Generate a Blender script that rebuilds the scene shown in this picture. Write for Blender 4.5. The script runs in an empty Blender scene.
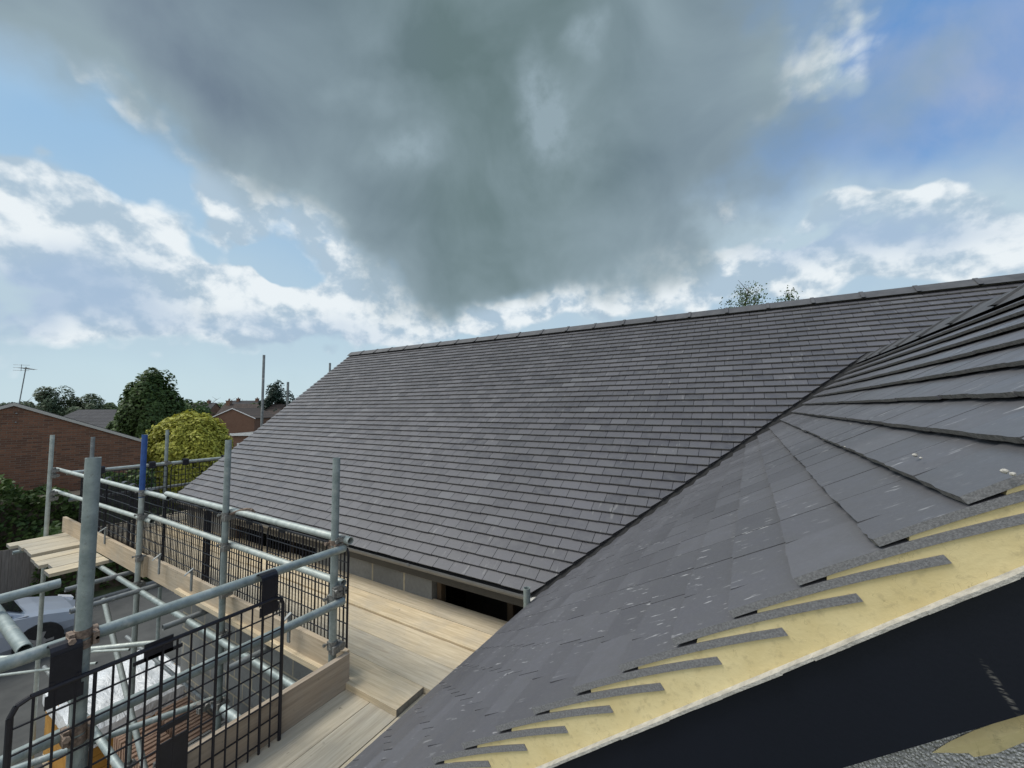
import bpy, math, random
from math import sin, cos, pi, radians, hypot, tan, atan, sqrt, exp
from mathutils import Vector, Matrix
random.seed(7)
S = bpy.context.scene
COL = S.collection
R = random.random
def U(a, b): return a + (b - a) * R()

# ------------------------------------------------------------------ camera
F_PX, YAW, PITCH, ROLL = 396.2, radians(30.9), radians(3.47), radians(-.29)
F0 = Vector((-sin(YAW), cos(YAW), 0)); R0 = Vector((cos(YAW), sin(YAW), 0)); U0 = Vector((0, 0, 1))
CF = F0 * cos(PITCH) + U0 * sin(PITCH); CU_ = -F0 * sin(PITCH) + U0 * cos(PITCH)
CR = R0 * cos(ROLL) + CU_ * sin(ROLL); CU = -R0 * sin(ROLL) + CU_ * cos(ROLL)
cd = bpy.data.cameras.new('camera'); cam = bpy.data.objects.new('camera', cd); COL.objects.link(cam)
cd.sensor_width = 36; cd.lens = F_PX / 1024 * 36; cd.clip_start = .02; cd.clip_end = 3000
M = Matrix((CR, CU, -CF)).transposed().to_4x4(); cam.matrix_world = M
S.camera = cam
def ray(px, py): return CF + CR * ((px - 512) / F_PX) - CU * ((py - 384) / F_PX)
def far(px, depth, z):          # ground-plan point seen in column px at that distance
    r = ray(px, 408); k = depth / r.dot(F0); p = r * k; return Vector((p.x, p.y, z))

# ------------------------------------------------------------------ materials
def srgb(r, g, b):
    f = lambda c: (c / 255 / 12.92) if c / 255 <= .04045 else ((c / 255 + .055) / 1.055) ** 2.4
    return (f(r), f(g), f(b), 1)
class NT:
    def __init__(s, tree): s.t = tree; s.n = tree.nodes; s.l = tree.links
    def node(s, typ, ins=None, **kw):
        n = s.n.new(typ)
        for k, v in kw.items(): setattr(n, k, v)
        for k, v in (ins or {}).items():
            if isinstance(v, bpy.types.NodeSocket): s.l.new(v, n.inputs[k])
            else: n.inputs[k].default_value = v
        return n
    def math(s, op, a, b=0.0, c=None, clamp=False):
        n = s.node('ShaderNodeMath', operation=op, use_clamp=clamp)
        for i, v in enumerate([a, b] + ([c] if c is not None else [])):
            if isinstance(v, bpy.types.NodeSocket): s.l.new(v, n.inputs[i])
            else: n.inputs[i].default_value = v
        return n.outputs[0]
    def mix(s, fac, a, b, blend='MIX'):
        n = s.node('ShaderNodeMix', data_type='RGBA', blend_type=blend)
        for i, v in ((0, fac), (6, a), (7, b)):
            if isinstance(v, bpy.types.NodeSocket): s.l.new(v, n.inputs[i])
            else: n.inputs[i].default_value = v
        return n.outputs[2]
    def noise(s, vec, scale, detail=4, rough=.55, dist=0, out='Fac'):
        n = s.node('ShaderNodeTexNoise', {'Scale': scale, 'Detail': detail, 'Roughness': rough, 'Distortion': dist})
        if vec is not None: s.l.new(vec, n.inputs['Vector'])
        return n.outputs[out]
    def mr(s, v, a, b, c=0.0, d=1.0, interp='LINEAR'):
        n = s.node('ShaderNodeMapRange', {'From Min': a, 'From Max': b, 'To Min': c, 'To Max': d}, interpolation_type=interp)
        s.l.new(v, n.inputs[0]); return n.outputs[0]
def mat(name, rough=.7, metal=0, spec=.5):
    m = bpy.data.materials.new(name); m.use_nodes = True
    t = NT(m.node_tree); b = t.n['Principled BSDF']
    b.inputs['Roughness'].default_value = rough; b.inputs['Metallic'].default_value = metal
    b.inputs['Specular IOR Level'].default_value = spec
    tc = t.node('ShaderNodeTexCoord').outputs['Object']
    return m, t, b, tc
def bump(t, b, h, strength=.3, dist=.01):
    n = t.node('ShaderNodeBump', {'Strength': strength, 'Distance': dist, 'Height': h}); t.l.new(n.outputs[0], b.inputs['Normal'])
def scaled(t, vec, sc):
    n = t.node('ShaderNodeMapping', {'Scale': sc}); t.l.new(vec, n.inputs[0]); return n.outputs[0]
def noisy(name, c1, c2, scale=6, rough=.8, metal=0, spec=.4, stretch=(1, 1, 1), bs=.25, bd=.004, detail=5, lo=.3, hi=.7):
    m, t, b, tc = mat(name, rough, metal, spec)
    v = scaled(t, tc, stretch); n = t.noise(v, scale, detail, .6)
    t.l.new(t.mix(t.mr(n, lo, hi), c1, c2), b.inputs['Base Color'])
    if bs: bump(t, b, t.noise(v, scale * 3, 4, .6), bs, bd)
    return m
def c(v, *r):
    if r: return (v, r[0], r[1], 1)
    return (v, v, v, 1)

def slate(name, streak_axis, rough=.42, pale=.16, sc=.18, k=1.1):
    m, t, b, tc = mat(name, rough, 0, .5)
    a = t.node('ShaderNodeAttribute', attribute_name='rnd').outputs['Fac']
    big = t.noise(tc, .9, 3, .5); fine = t.noise(tc, 160, 3, .7); mid = t.noise(tc, 14, 4, .6)
    base = t.mix(a, ((.090, .090, .100, 1) if k > 1.2 else (.058, .057, .067, 1)), ((.118, .118, .132, 1) if k > 1.2 else (.100, .099, .113, 1)))
    base = t.mix(t.mr(mid, .3, .75), base, c(.098, .098, .104))
    base = t.mix(t.mr(big, .35, .7, 0, .4), base, c(.05, .05, .056))
    base = t.mix(t.math('MULTIPLY', t.mr(fine, .5, .75), .35), base, c(.15, .15, .15))
    # chalky scuffs along the fall of the roof
    sv = scaled(t, tc, streak_axis); sn = t.noise(sv, 1, 3, .55)
    pt = t.noise(tc, 3.2, 2, .5)
    sc_ = t.math('MULTIPLY', t.mr(sn, .645, .70), t.mr(pt, .42, .60))
    base = t.mix(t.math('MULTIPLY', sc_, .75), base, c(sc))
    # pale bleached tiles
    base = t.mix(t.mr(a, .96, .985, 0, pale), base, c(.19, .20, .205))
    t.l.new(base, b.inputs['Base Color'])
    t.l.new(t.mr(t.math('ADD', t.math('MULTIPLY', mid, .6), t.math('MULTIPLY', a, .4)), .2, .8, rough - .08, rough + .16), b.inputs['Roughness'])
    bump(t, b, t.math('ADD', t.math('MULTIPLY', fine, .5), mid), .35, .0012)
    return m
MT = {}
MT['slate_main'] = slate('main roof tile', (28, 5, 5), .46)
MT['slate_wing'] = slate('wing roof tile', (22, 85, 22), .42, .05, .45, 1.4)
MT['tile_edge'] = noisy('broken tile edge', c(.15, .15, .153), c(.25, .25, .255), 300, .95, bs=.45, bd=.003, lo=.38, hi=.66)
MT['tile_tail'] = noisy('tile tail edge', c(.11, .105, .095), c(.32, .30, .27), 160, .95, bs=.6, bd=.002)
MT['under'] = noisy('roofing membrane', c(.012), c(.02), 5, .9)
MT['ridge'] = noisy('ridge tile concrete', c(.055, .057, .062), c(.095, .096, .10), 9, .7, bs=.3)
def mortar_mat():
    m, t, b, tc = mat('yellow verge mortar', .9, 0, .3)
    n = t.noise(tc, 7, 5, .6); n2 = t.noise(tc, 90, 4, .6)
    base = t.mix(t.mr(n, .35, .68), c(.60, .49, .245), c(.72, .62, .35))
    base = t.mix(t.mr(n2, .55, .75, 0, .5), base, c(.36, .30, .17))
    vo = t.node('ShaderNodeTexVoronoi', {'Scale': 3.2}, feature='DISTANCE_TO_EDGE')
    wv = t.node('ShaderNodeVectorMath', operation='ADD'); t.l.new(tc, wv.inputs[0])
    t.l.new(t.noise(tc, 12, 4, .6, out='Color'), wv.inputs[1]); 
    sc = scaled(t, wv.outputs[0], (1, .3, 1)); t.l.new(sc, vo.inputs['Vector'])
    base = t.mix(t.mr(vo.outputs['Distance'], .0, .003, .45, 0), base, c(.16, .13, .07))
    t.l.new(base, b.inputs['Base Color'])
    bump(t, b, t.math('ADD', n2, t.math('MULTIPLY', n, 2)), .22, .003); return m
MT['mortar'] = mortar_mat()
MT['undercloak'] = noisy('cement undercloak board', c(.30, .29, .26), c(.52, .50, .45), 60, .9, bs=.6)
_r = ray(1002, 690); SCUFF = tuple(_r * (.727 / _r.y))
def barge_mat():
    m, t, b, tc = mat('navy bargeboard', .5, 0, .4)
    n = t.noise(tc, 5, 4); base = t.mix(n, c(.0028, .0042, .010), c(.0045, .0065, .015))
    sv = scaled(t, tc, (60, 60, 240)); k = t.noise(sv, 1, 3, .7); ptn = t.noise(tc, 2.3, 2)
    base = t.mix(t.math('MULTIPLY', t.mr(k, .62, .7), t.mr(ptn, .60, .68, 0, .5)), base, c(.28))
    dm_ = t.node('ShaderNodeMapping', {'Location': SCUFF, 'Rotation': (0, radians(62), 0), 'Scale': (.034, 1, .0035)}, vector_type='TEXTURE'); t.l.new(tc, dm_.inputs[0])
    ln = t.node('ShaderNodeVectorMath', operation='LENGTH'); t.l.new(dm_.outputs[0], ln.inputs[0])
    lines = t.noise(scaled(t, tc, (90, 90, 420)), 1, 2, .6)
    base = t.mix(t.math('MULTIPLY', t.mr(ln.outputs['Value'], .1, 1.2, 1, 0), t.mr(lines, .46, .62, 0, .8)), base, c(.22, .21, .19))
    t.l.new(base, b.inputs['Base Color']); bump(t, b, t.noise(tc, 200, 3), .15, .001); return m
MT['barge'] = barge_mat()
def pebble_mat():
    m, t, b, tc = mat('pebbledash render', .95, 0, .3)
    v = t.node('ShaderNodeTexVoronoi', {'Scale': 250.0}); t.l.new(tc, v.inputs['Vector'])
    n = t.noise(tc, 60, 4, .6)
    col = t.mix(t.node('ShaderNodeSeparateColor', {0: v.outputs['Color']}).outputs[0], c(.60, .60, .58), c(.92, .91, .88))
    col = t.mix(t.mr(v.outputs['Distance'], .45, .8), col, c(.28))
    t.l.new(t.mix(t.mr(n, .4, .7, 0, .5), col, c(.3, .3, .29)), b.inputs['Base Color'])
    bump(t, b, t.mr(v.outputs['Distance'], 0, .7, 1, 0), 1, .006); return m
MT['pebble'] = pebble_mat()
def galv(name, a, b_, rough=.5, met=.35):
    m, t, b, tc = mat(name, rough, met, .5)
    n = t.noise(tc, 14, 5, .65); n2 = t.noise(scaled(t, tc, (1, 1, 1)), 70, 4, .7)
    base = t.mix(t.mr(n, .3, .7), a, b_); base = t.mix(t.mr(n2, .6, .72, 0, .7), base, c(.16, .15, .13))
    n3 = t.noise(tc, 5, 4, .7); base = t.mix(t.mr(n3, .58, .66, 0, .55), base, c(.50, .50, .46))
    t.l.new(base, b.inputs['Base Color']); t.l.new(t.mr(n2, .3, .7, rough - .1, rough + .15), b.inputs['Roughness'])
    bump(t, b, n2, .2, .001); return m
MT['galv'] = galv('galvanised steel', c(.17, .21, .205), c(.33, .38, .37))
MT['galv_pale'] = galv('pale galvanised steel', c(.28, .32, .30), c(.46, .50, .47))
MT['galv_dark'] = galv('weathered steel', c(.14, .155, .16), c(.25, .27, .27))
MT['bluepaint'] = noisy('blue painted steel', c(.02, .06, .20), c(.035, .10, .30), 20, .5)
MT['rust'] = noisy('rusty coupler steel', c(.10, .075, .06), c(.30, .23, .18), 60, .75, .4)
MT['coupler'] = noisy('coupler steel', c(.12, .12, .115), c(.30, .30, .28), 50, .6, .5)
MT['black'] = noisy('black plastic coated steel', c(.006, .006, .010), c(.012, .012, .018), 30, .45, spec=.4, bs=.1)
def wood_mat(name, a, b_, axis):
    m, t, b, tc = mat(name, .85, 0, .25)
    at = t.node('ShaderNodeObjectInfo').outputs['Random']
    off = t.node('ShaderNodeCombineXYZ', {0: t.math('MULTIPLY', at, 37.0), 1: t.math('MULTIPLY', at, 11.0), 2: at})
    vv = t.node('ShaderNodeVectorMath', operation='ADD'); t.l.new(tc, vv.inputs[0]); t.l.new(off.outputs[0], vv.inputs[1]); tc2 = vv.outputs[0]
    st = (1.2, 22, 22) if axis == 'x' else (22, 1.2, 22)
    g = t.noise(scaled(t, tc2, st), 2.2, 6, .65, .6); n = t.noise(tc2, 3, 4, .6); fine = t.noise(scaled(t, tc2, (st[0] * 3, st[1] * 3, st[2] * 3)), 2, 3, .7)
    base = t.mix(t.mr(g, .3, .7), a, b_)
    base = t.mix(t.mr(n, .45, .75, 0, .55), base, c(.30, .29, .26))
    base = t.mix(t.mr(fine, .58, .75, 0, .4), base, c(.16, .12, .075))
    sp = t.noise(tc2, 26, 3, .5); base = t.mix(t.mr(sp, .70, .76, 0, .7), base, c(.12, .09, .06))
    base = t.mix(t.mr(t.math('FRACT', t.math('MULTIPLY', at, 7.31)),   .2, 1, .0, .5), base, t.mix(t.mr(g, .3, .7), c(.25, .235, .20), c(.42, .40, .34)))
    t.l.new(base, b.inputs['Base Color']); bump(t, b, g, .3, .003); return m
MT['wood_x'] = wood_mat('scaffold board timber', c(.46, .36, .22), c(.70, .58, .39), 'x')
MT['wood_y'] = wood_mat('scaffold board timber grain along', c(.42, .35, .24), c(.62, .54, .39), 'y')
MT['ply'] = wood_mat('toe board timber', c(.40, .30, .19), c(.56, .44, .30), 'x')
MT['ply_y'] = wood_mat('toe board timber grain along', c(.27, .20, .14), c(.40, .31, .22), 'y')
MT['board_end'] = noisy('grey board end band', c(.12, .12, .11), c(.22, .21, .19), 30, .8)
def bricks(name, c1, c2, mort, bw, bh, ms, plane, rough=.9, var=.5):
    m, t, b, tc = mat(name, rough, 0, .3)
    s = t.node('ShaderNodeSeparateXYZ', {0: tc}).outputs
    v = t.node('ShaderNodeCombineXYZ', {0: s[0] if plane == 'x' else s[1], 1: s[2]}).outputs[0]
    br = t.node('ShaderNodeTexBrick', {'Vector': v, 'Color1': c1, 'Color2': c2, 'Mortar': mort, 'Scale': 1.0, 'Mortar Size': ms,
                                       'Brick Width': bw, 'Row Height': bh, 'Mortar Smooth': .15, 'Bias': 0.0}, offset=.5)
    n = t.noise(tc, 30, 4, .6); w = t.noise(tc, 1.1, 4, .6)
    col = t.mix(t.mr(n, .35, .7, 0, var), br.outputs['Color'], c(c1[0] * .45, c1[1] * .45, c1[2] * .45))
    col = t.mix(t.mr(w, .5, .72, 0, .5), col, c(c1[0] * .5, c1[1] * .5, c1[2] * .5))
    t.l.new(col, b.inputs['Base Color']); bump(t, b, t.math('SUBTRACT', n, br.outputs['Fac']), .5, .006); return m
MT['block'] = bricks('concrete block', c(.20, .205, .20), c(.27, .275, .265), c(.46, .41, .30), .45, .225, .012, 'x', var=.3)
MT['brick'] = bricks('dark red brick', c(.22, .105, .062), c(.10, .052, .036), c(.16, .125, .095), .24, .08, .010, 'x')
MT['brick_far'] = bricks('orange brick', c(.20, .10, .066), c(.16, .078, .052), c(.22, .17, .13), .24, .08, .010, 'x')
MT['fascia'] = noisy('anthracite plastic', c(.020, .022, .024), c(.032, .034, .036), 4, .35, spec=.5, bs=.05)
MT['gutter'] = noisy('anthracite gutter plastic', c(.12, .125, .13), c(.16, .165, .17), 5, .32, spec=.6, bs=.05)
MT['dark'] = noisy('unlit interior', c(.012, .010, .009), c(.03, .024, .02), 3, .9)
MT['joist'] = noisy('dark stained timber', c(.05, .035, .02), c(.09, .06, .035), 8, .85)
MT['white'] = noisy('white plastic', c(.62), c(.78), 5, .5, bs=.1)
MT['road'] = noisy('weathered concrete drive', c(.048, .050, .049), c(.092, .093, .088), 1.6, .95, bs=.5, bd=.004, detail=9)
MT['earth'] = noisy('trampled grass', c(.03, .045, .018), c(.075, .085, .035), 2.2, .95, bs=.6, bd=.02, detail=9)
MT['sand'] = noisy('building sand', c(.30, .21, .09), c(.48, .38, .20), 9, .95, bs=.8, bd=.02)
MT['roof_grey'] = bricks('grey tiled roof', c(.075, .075, .078), c(.055, .055, .06), c(.025), .3, .3, .02, 'x')
MT['roof_brown'] = bricks('brown tiled roof', c(.085, .065, .055), c(.06, .048, .042), c(.03), .3, .3, .02, 'x')
MT['bark'] = noisy('bark', c(.05, .038, .028), c(.10, .08, .06), 12, .95, stretch=(1, 1, .2), bs=.8, bd=.02)
MT['fence'] = noisy('grey weathered fence timber', c(.11, .10, .09), c(.19, .17, .15), 6, .9, stretch=(6, 6, .5))
MT['cara'] = noisy('silver car paint', c(.36, .40, .47), c(.40, .44, .50), 2, .28, .35, .6, bs=0)
MT['glass'] = noisy('dark window glass', c(.010, .012, .014), c(.016, .018, .02), 2, .08, spec=.8, bs=0)
MT['tyre'] = noisy('tyre rubber', c(.012), c(.022), 20, .85)
MT['rim'] = noisy('wheel alloy', c(.3), c(.4), 20, .35, .6)
MT['lamp'] = noisy('headlight lens', c(.5, .52, .55), c(.65, .66, .68), 10, .15, spec=.8, bs=0)
MT['amber'] = noisy('amber faced board', c(.30, .15, .025), c(.42, .23, .05), 5, .7)
def sheet_mat():
    m, t, b, tc = mat('white polythene sheet', .3, 0, .6)
    n = t.noise(tc, 3, 5, .6); t.l.new(t.mix(n, c(.62, .66, .70), c(.85, .86, .86)), b.inputs['Base Color'])
    bump(t, b, t.noise(scaled(t, tc, (1, 2.5, 1)), 3, 5, .6, 1.5), .8, .06); return m
MT['sheet'] = sheet_mat()
MT['terra'] = noisy('terracotta clay', c(.25, .15, .105), c(.36, .25, .18), 12, .85)
MT['greytile'] = noisy('grey concrete tile', c(.14, .145, .14), c(.22, .22, .21), 12, .85)
def leaf_mat(name, a, b_):
    m, t, b, tc = mat(name, .6, 0, .3)
    at = t.node('ShaderNodeAttribute', attribute_name='rnd').outputs['Fac']; n = t.noise(tc, 1.2, 3)
    col = t.mix(at, a, b_); col = t.mix(t.mr(n, .35, .7, 0, .4), col, (a[0], a[1], a[2], 1)); t.l.new(col, b.inputs['Base Color'])
    tr = t.node('ShaderNodeBsdfTranslucent', {'Color': col}); mx = t.node('ShaderNodeMixShader', {0: .25, 1: b.outputs[0], 2: tr.outputs[0]})
    t.l.new(mx.outputs[0], t.n['Material Output'].inputs[0]); return m
MT['leaf_dark'] = leaf_mat('dark green foliage', c(.03, .058, .016), c(.095, .15, .04))
MT['leaf_mid'] = leaf_mat('mid green foliage', c(.04, .075, .02), c(.10, .16, .05))
MT['leaf_lime'] = leaf_mat('yellow green foliage', c(.21, .22, .03), c(.60, .58, .10))
MT['leaf_grey'] = leaf_mat('dusty green foliage', c(.055, .08, .045), c(.12, .16, .09))
MT['leaf_fir'] = leaf_mat('blue green needles', c(.018, .036, .026), c(.045, .075, .055))

# ------------------------------------------------------------------ mesh helpers
class MB:
    def __init__(s): s.v = []; s.f = []; s.m = []; s.r = []
    def face(s, pts, m=0, r=None):
        i = len(s.v); s.v += [tuple(p) for p in pts]; s.f.append(list(range(i, i + len(pts)))); s.m.append(m); s.r.append(R() if r is None else r)
    def prism(s, top, bot, m=0, side=None, r=None):   # top/bottom loops, counter-clockwise from outside top
        n = len(top); i = len(s.v); s.v += [tuple(p) for p in top] + [tuple(p) for p in bot]; r = R() if r is None else r
        s.f.append([i + k for k in range(n)]); s.m.append(m); s.r.append(r)
        s.f.append([i + n + k for k in reversed(range(n))]); s.m.append(m); s.r.append(r)
        for k in range(n):
            j = (k + 1) % n; s.f.append([i + k, i + n + k, i + n + j, i + j]); s.m.append(side[k] if side else m); s.r.append(r)
    def box(s, a, b, m=0, r=None):
        x0, y0, z0 = a; x1, y1, z1 = b
        s.prism([(x0, y0, z1), (x1, y0, z1), (x1, y1, z1), (x0, y1, z1)], [(x0, y0, z0), (x1, y0, z0), (x1, y1, z0), (x0, y1, z0)], m, r=r)
    def obox(s, ctr, ax, ay, az, m=0):               # oriented box, half-axis vectors
        ctr, ax, ay, az = map(Vector, (ctr, ax, ay, az))
        q = [(-1, -1), (1, -1), (1, 1), (-1, 1)]
        s.prism([ctr + ax * i + ay * j + az for i, j in q], [ctr + ax * i + ay * j - az for i, j in q], m)
    def tube(s, p0, p1, r, n=12, m=0, hollow=True, r1=None, smooth=True):
        p0, p1 = Vector(p0), Vector(p1); d = (p1 - p0).normalized(); r1 = r if r1 is None else r1
        a = d.orthogonal().normalized(); b = d.cross(a)
        i = len(s.v); rings = [(p0, r), (p1, r1)]
        if hollow:
            ri = .84; rings = [(p0 + d * .12 if (p1 - p0).length > .3 else p0, r * ri), (p0, r * ri), (p0, r), (p1, r1), (p1, r1 * ri), (p1 - d * .12 if (p1 - p0).length > .3 else p1, r1 * ri)]
        for p, rr in rings:
            s.v += [tuple(p + (a * cos(2 * pi * k / n) + b * sin(2 * pi * k / n)) * rr) for k in range(n)]
        rv = R()
        for q in range(len(rings) - 1):
            for k in range(n):
                j = (k + 1) % n; s.f.append([i + q * n + k, i + q * n + j, i + (q + 1) * n + j, i + (q + 1) * n + k]); s.m.append(m); s.r.append(rv)
        s.f.append([i + k for k in reversed(range(n))]); s.m.append(m); s.r.append(rv)
        L = (len(rings) - 1) * n; s.f.append([i + L + k for k in range(n)]); s.m.append(m); s.r.append(rv)
    def build(s, name, mats, parent=None, smooth=False, auto=None, origin=None, local=False):
        me = bpy.data.meshes.new(name); o0 = Vector(origin) if origin else Vector((0, 0, 0))
        me.from_pydata([tuple(Vector(p) - o0) for p in s.v], [], s.f)
        if not isinstance(mats, (list, tuple)): mats = [mats]
        for k in mats: me.materials.append(MT[k])
        me.polygons.foreach_set('material_index', s.m)
        at = me.attributes.new('rnd', 'FLOAT', 'FACE'); at.data.foreach_set('value', s.r)
        if smooth: me.shade_smooth()
        me.update(); me.validate()
        if smooth:
            try: me.set_sharp_from_angle(angle=radians(40))
            except Exception: pass
        o = bpy.data.objects.new(name, me); COL.objects.link(o)
        if parent: o.parent = parent; o.location = (0, 0, 0) if local else o0 - parent_world(parent)
        else: o.location = o0
        return o
def parent_world(p):
    v = Vector((0, 0, 0))
    while p: v += p.location; p = p.parent
    return v
def empty(name, loc=(0, 0, 0)):
    o = bpy.data.objects.new(name, None); o.location = loc; o.empty_display_size = .2; COL.objects.link(o); return o
def tag(o, label, cat, group=None):
    o['label'] = label; o['category'] = cat
    if group: o['group'] = group
    return o
def kind(o, k): o['kind'] = k; return o
def clip(poly, a, b, cc):       # keep a*x+b*y<=cc
    out = []
    for i in range(len(poly)):
        p, q = poly[i], poly[(i + 1) % len(poly)]
        fp, fq = a * p[0] + b * p[1] - cc, a * q[0] + b * q[1] - cc
        if fp <= 0: out.append(p)
        if (fp < 0 < fq) or (fq < 0 < fp):
            k = fp / (fp - fq); out.append((p[0] + (q[0] - p[0]) * k, p[1] + (q[1] - p[1]) * k))
    return out

# ------------------------------------------------------------------ dimensions (camera at the origin)
GZ = -5.3
XL, YE, ZE, YR, ZR = -7.836, 2.667, -1.368, 5.899, 1.28
XW, XR, ZWR = -1.382, 1.0, .494
KM, KW = (ZR - ZE) / (YR - YE), (ZWR - ZE) / (XR - XW)
CM, CW = sqrt(1 + KM * KM), sqrt(1 + KW * KW)
YV = YE + (ZWR - ZE) / KM                     # plan Y where the valley meets the wing ridge
YG = .725                                      # plane of the wing gable verge
YWALL = 2.837
DZ = -1.8
G = .113                                      # wing tile gauge

# ------------------------------------------------------------------ house
house = empty('house', (-3, 5, GZ))
tag(house, 'new house with dark grey tiled roofs and a yellow mortared verge, filling the right side', 'house')
def tiles_part(mb, x0, x1, n0, n1, gauge, frame, clipf, thick, step, wid, mi=(0, 1, 2), full=None, verge=None):
    """frame(u, s, h) -> point: u along the eave, s up the slope, h off the plane."""
    for k in range(n0, n1):
        s0 = k * gauge + (.022 if full else 0); off = (k % 2) * wid / 2 + U(-.004, .004); u = x0 - off
        first = True
        ln = full or gauge + .05
        tl = step / gauge
        while u < x1:
            w = wid
            a, b = max(u, x0), min(u + w, x1); u += w
            if x1 - b < wid * .45: b = x1; u = x1 + 1
            if b - a < .025: continue
            top = s0 + ln; top = min(top, n1 * gauge + .02)
            g = .002; js = U(-.0025, .0025)
            if full:
                poly = [(a + g + (b - a - 2 * g) * q / 7, s0 + (js + U(-.0016, .0012) if 0 < q < 7 else js + U(0, .002))) for q in range(8)] + [(b - g, top), (a + g, top)]
            else: poly = [(a + g, s0 + js), (b - g, s0 + js), (b - g, top), (a + g, top)]
            for cl in clipf(k): poly = clip(poly, *cl)
            if len(poly) < 3: continue
            dh = U(-.0004, .0009); tw = U(-.005, .005); tm = (a + b) / 2; rt = R()
            hf = lambda p: dh - (p[1] - s0) * tl + (p[0] - tm) * tw
            if verge is not None and b > x1 - .001:
                cam_ = lambda p: .0055 * 4 * ((p[1] - s0) / ln) * (1 - (p[1] - s0) / ln)
                hf2 = lambda p: hf(p) + cam_(p) - .001
                ks = 6; lo_ = s0 + .004
                for q in range(ks):
                    sa, sb = (s0 - .004 if q == 0 else lo_ + (top - lo_) * q / ks), lo_ + (top - lo_) * (q + 1) / ks
                    pp = clip(clip(poly, 0, -1, -sa), 0, 1, sb)
                    if len(pp) < 3: continue
                    sd_ = []
                    for i in range(len(pp)):
                        p, w2 = pp[i], pp[(i + 1) % len(pp)]
                        sd_.append(mi[1] if q == 0 and abs(p[1] - s0) < .0065 and abs(w2[1] - s0) < .0065 else (mi[2] if abs(p[0] - verge) < .004 and abs(w2[0] - verge) < .004 else (mi[2] if q == ks - 1 and abs(p[1] - top) < .001 and abs(w2[1] - top) < .001 else mi[0])))
                    mb.prism([frame(p[0], p[1], hf2(p)) for p in pp], [frame(p[0], p[1], hf2(p) - thick) for p in pp], mi[0], sd_, r=rt)
                continue
            T = [frame(p[0], p[1], hf(p)) for p in poly]; B = [frame(p[0], p[1], hf(p) - thick) for p in poly]
            side = []
            for i in range(len(poly)):
                p, q = poly[i], poly[(i + 1) % len(poly)]
                if abs(p[1] - s0) < .0065 and abs(q[1] - s0) < .0065: side.append(mi[1])
                elif verge is not None and abs(p[0] - verge) < .004 and abs(q[0] - verge) < .004: side.append(mi[2])
                else: side.append(mi[0])
            mb.prism(T, B, mi[0], side)
    return mb
# main slope: u = X, s up slope towards +Y
NM = Vector((0, -KM / CM, 1 / CM)); SM = Vector((0, 1 / CM, KM / CM))
fm = lambda u, s, h: Vector((u, YE, ZE)) + SM * s + NM * h
LM = (YR - YE) * CM; nM = 42; gM = LM / nM
LV = (YV - YE) * CM
# valley: X = XW + (Y-YE)*KM/KW ;  Y-YE = s/CM
kv = KM / KW / CM
def clip_main(k):
    if (k + .3) * gM < LV: return [(1, -kv, XW - .06)]
    return []
mb = MB(); tiles_part(mb, XL, 6.5, 0, nM, gM, fm, clip_main, .0115, .0178, .175)
roof = mb.build('roof', ['slate_main', 'tile_tail'], house)
mb = MB(); mb.prism([fm(XL + .02, -.02, -.045), fm(XW - .02, -.02, -.045), fm(6.5, LV + 4, -.045) if False else fm(6.5, LV, -.045), fm(6.5, LM, -.045), fm(XL + .02, LM, -.045)],
                    [fm(XL + .02, -.02, -.075), fm(XW - .02, -.02, -.075), fm(6.5, LV, -.075), fm(6.5, LM, -.075), fm(XL + .02, LM, -.075)])
# rear slope
NB = Vector((0, KM / CM, 1 / CM)); SB = Vector((0, -1 / CM, KM / CM))
fb = lambda u, s, h: Vector((u, 2 * YR - YE, ZE)) + SB * s + NB * h
mb.prism([fb(6.5, 0, 0), fb(XL, 0, 0), fb(XL, LM, 0), fb(6.5, LM, 0)], [fb(6.5, 0, -.07), fb(XL, 0, -.07), fb(XL, LM, -.07), fb(6.5, LM, -.07)])
mb.build('roof_deck', 'under', house)
def ridge(mb, p0, p1, length, ha, r, k):
    d = (p1 - p0); L = d.length; d.normalize(); side = d.cross(Vector((0, 0, 1))).normalized(); n = int(L / length) + 1
    for i in range(n):
        a = p0 + d * (i * length + .003); b = p0 + d * min((i + 1) * length + .012, L); lift = U(0, .003)
        prof = []
        for xx_ in (-1, -.75, -.5, -.16, 0, .16, .5, .75, 1):
            prof.append((xx_ * r, -(sqrt(xx_ * xx_ + .012) - .11) * r * k + lift))
        for q, (s_, w_) in enumerate(((1, 0), (1.10, 1))):
            A, B = (a, b) if q == 0 else (b - d * .035, b)
            T = [[P + side * (x * s_) + Vector((0, 0, z + ha + w_ * .008)) for x, z in prof] for P in (A, B)]
            for t in range(8): mb.face([T[0][t], T[0][t + 1], T[1][t + 1], T[1][t]], 0, .3)
            mb.face(T[0]); mb.face(list(reversed(T[1])))
mb = MB(); ridge(mb, Vector((XL - .02, YR, ZR)), Vector((6.5, YR, ZR)), .45, .024, .118, KM * 1.08)
mb.build('ridge', 'ridge', roof)
# wing: near slope, u = Y, s up towards +X
NW = Vector((-KW / CW, 0, 1 / CW)); SW = Vector((1 / CW, 0, KW / CW))
fw = lambda u, s, h: Vector((XW, u, ZE)) + SW * s + NW * h
fwf = lambda u, s, h: fw(-u, s, h)                       # u reversed so the loop order faces up
LW = (XR - XW) * CW; nW = round(LW / G); G = LW / nW
TH, STEP = .0112, .0200
def clip_wing(k): return [(-1, 0, 10)] if False else [(-1, -1 / (kvw), -(-YE) / 1)] if False else []
mb = MB()
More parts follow.
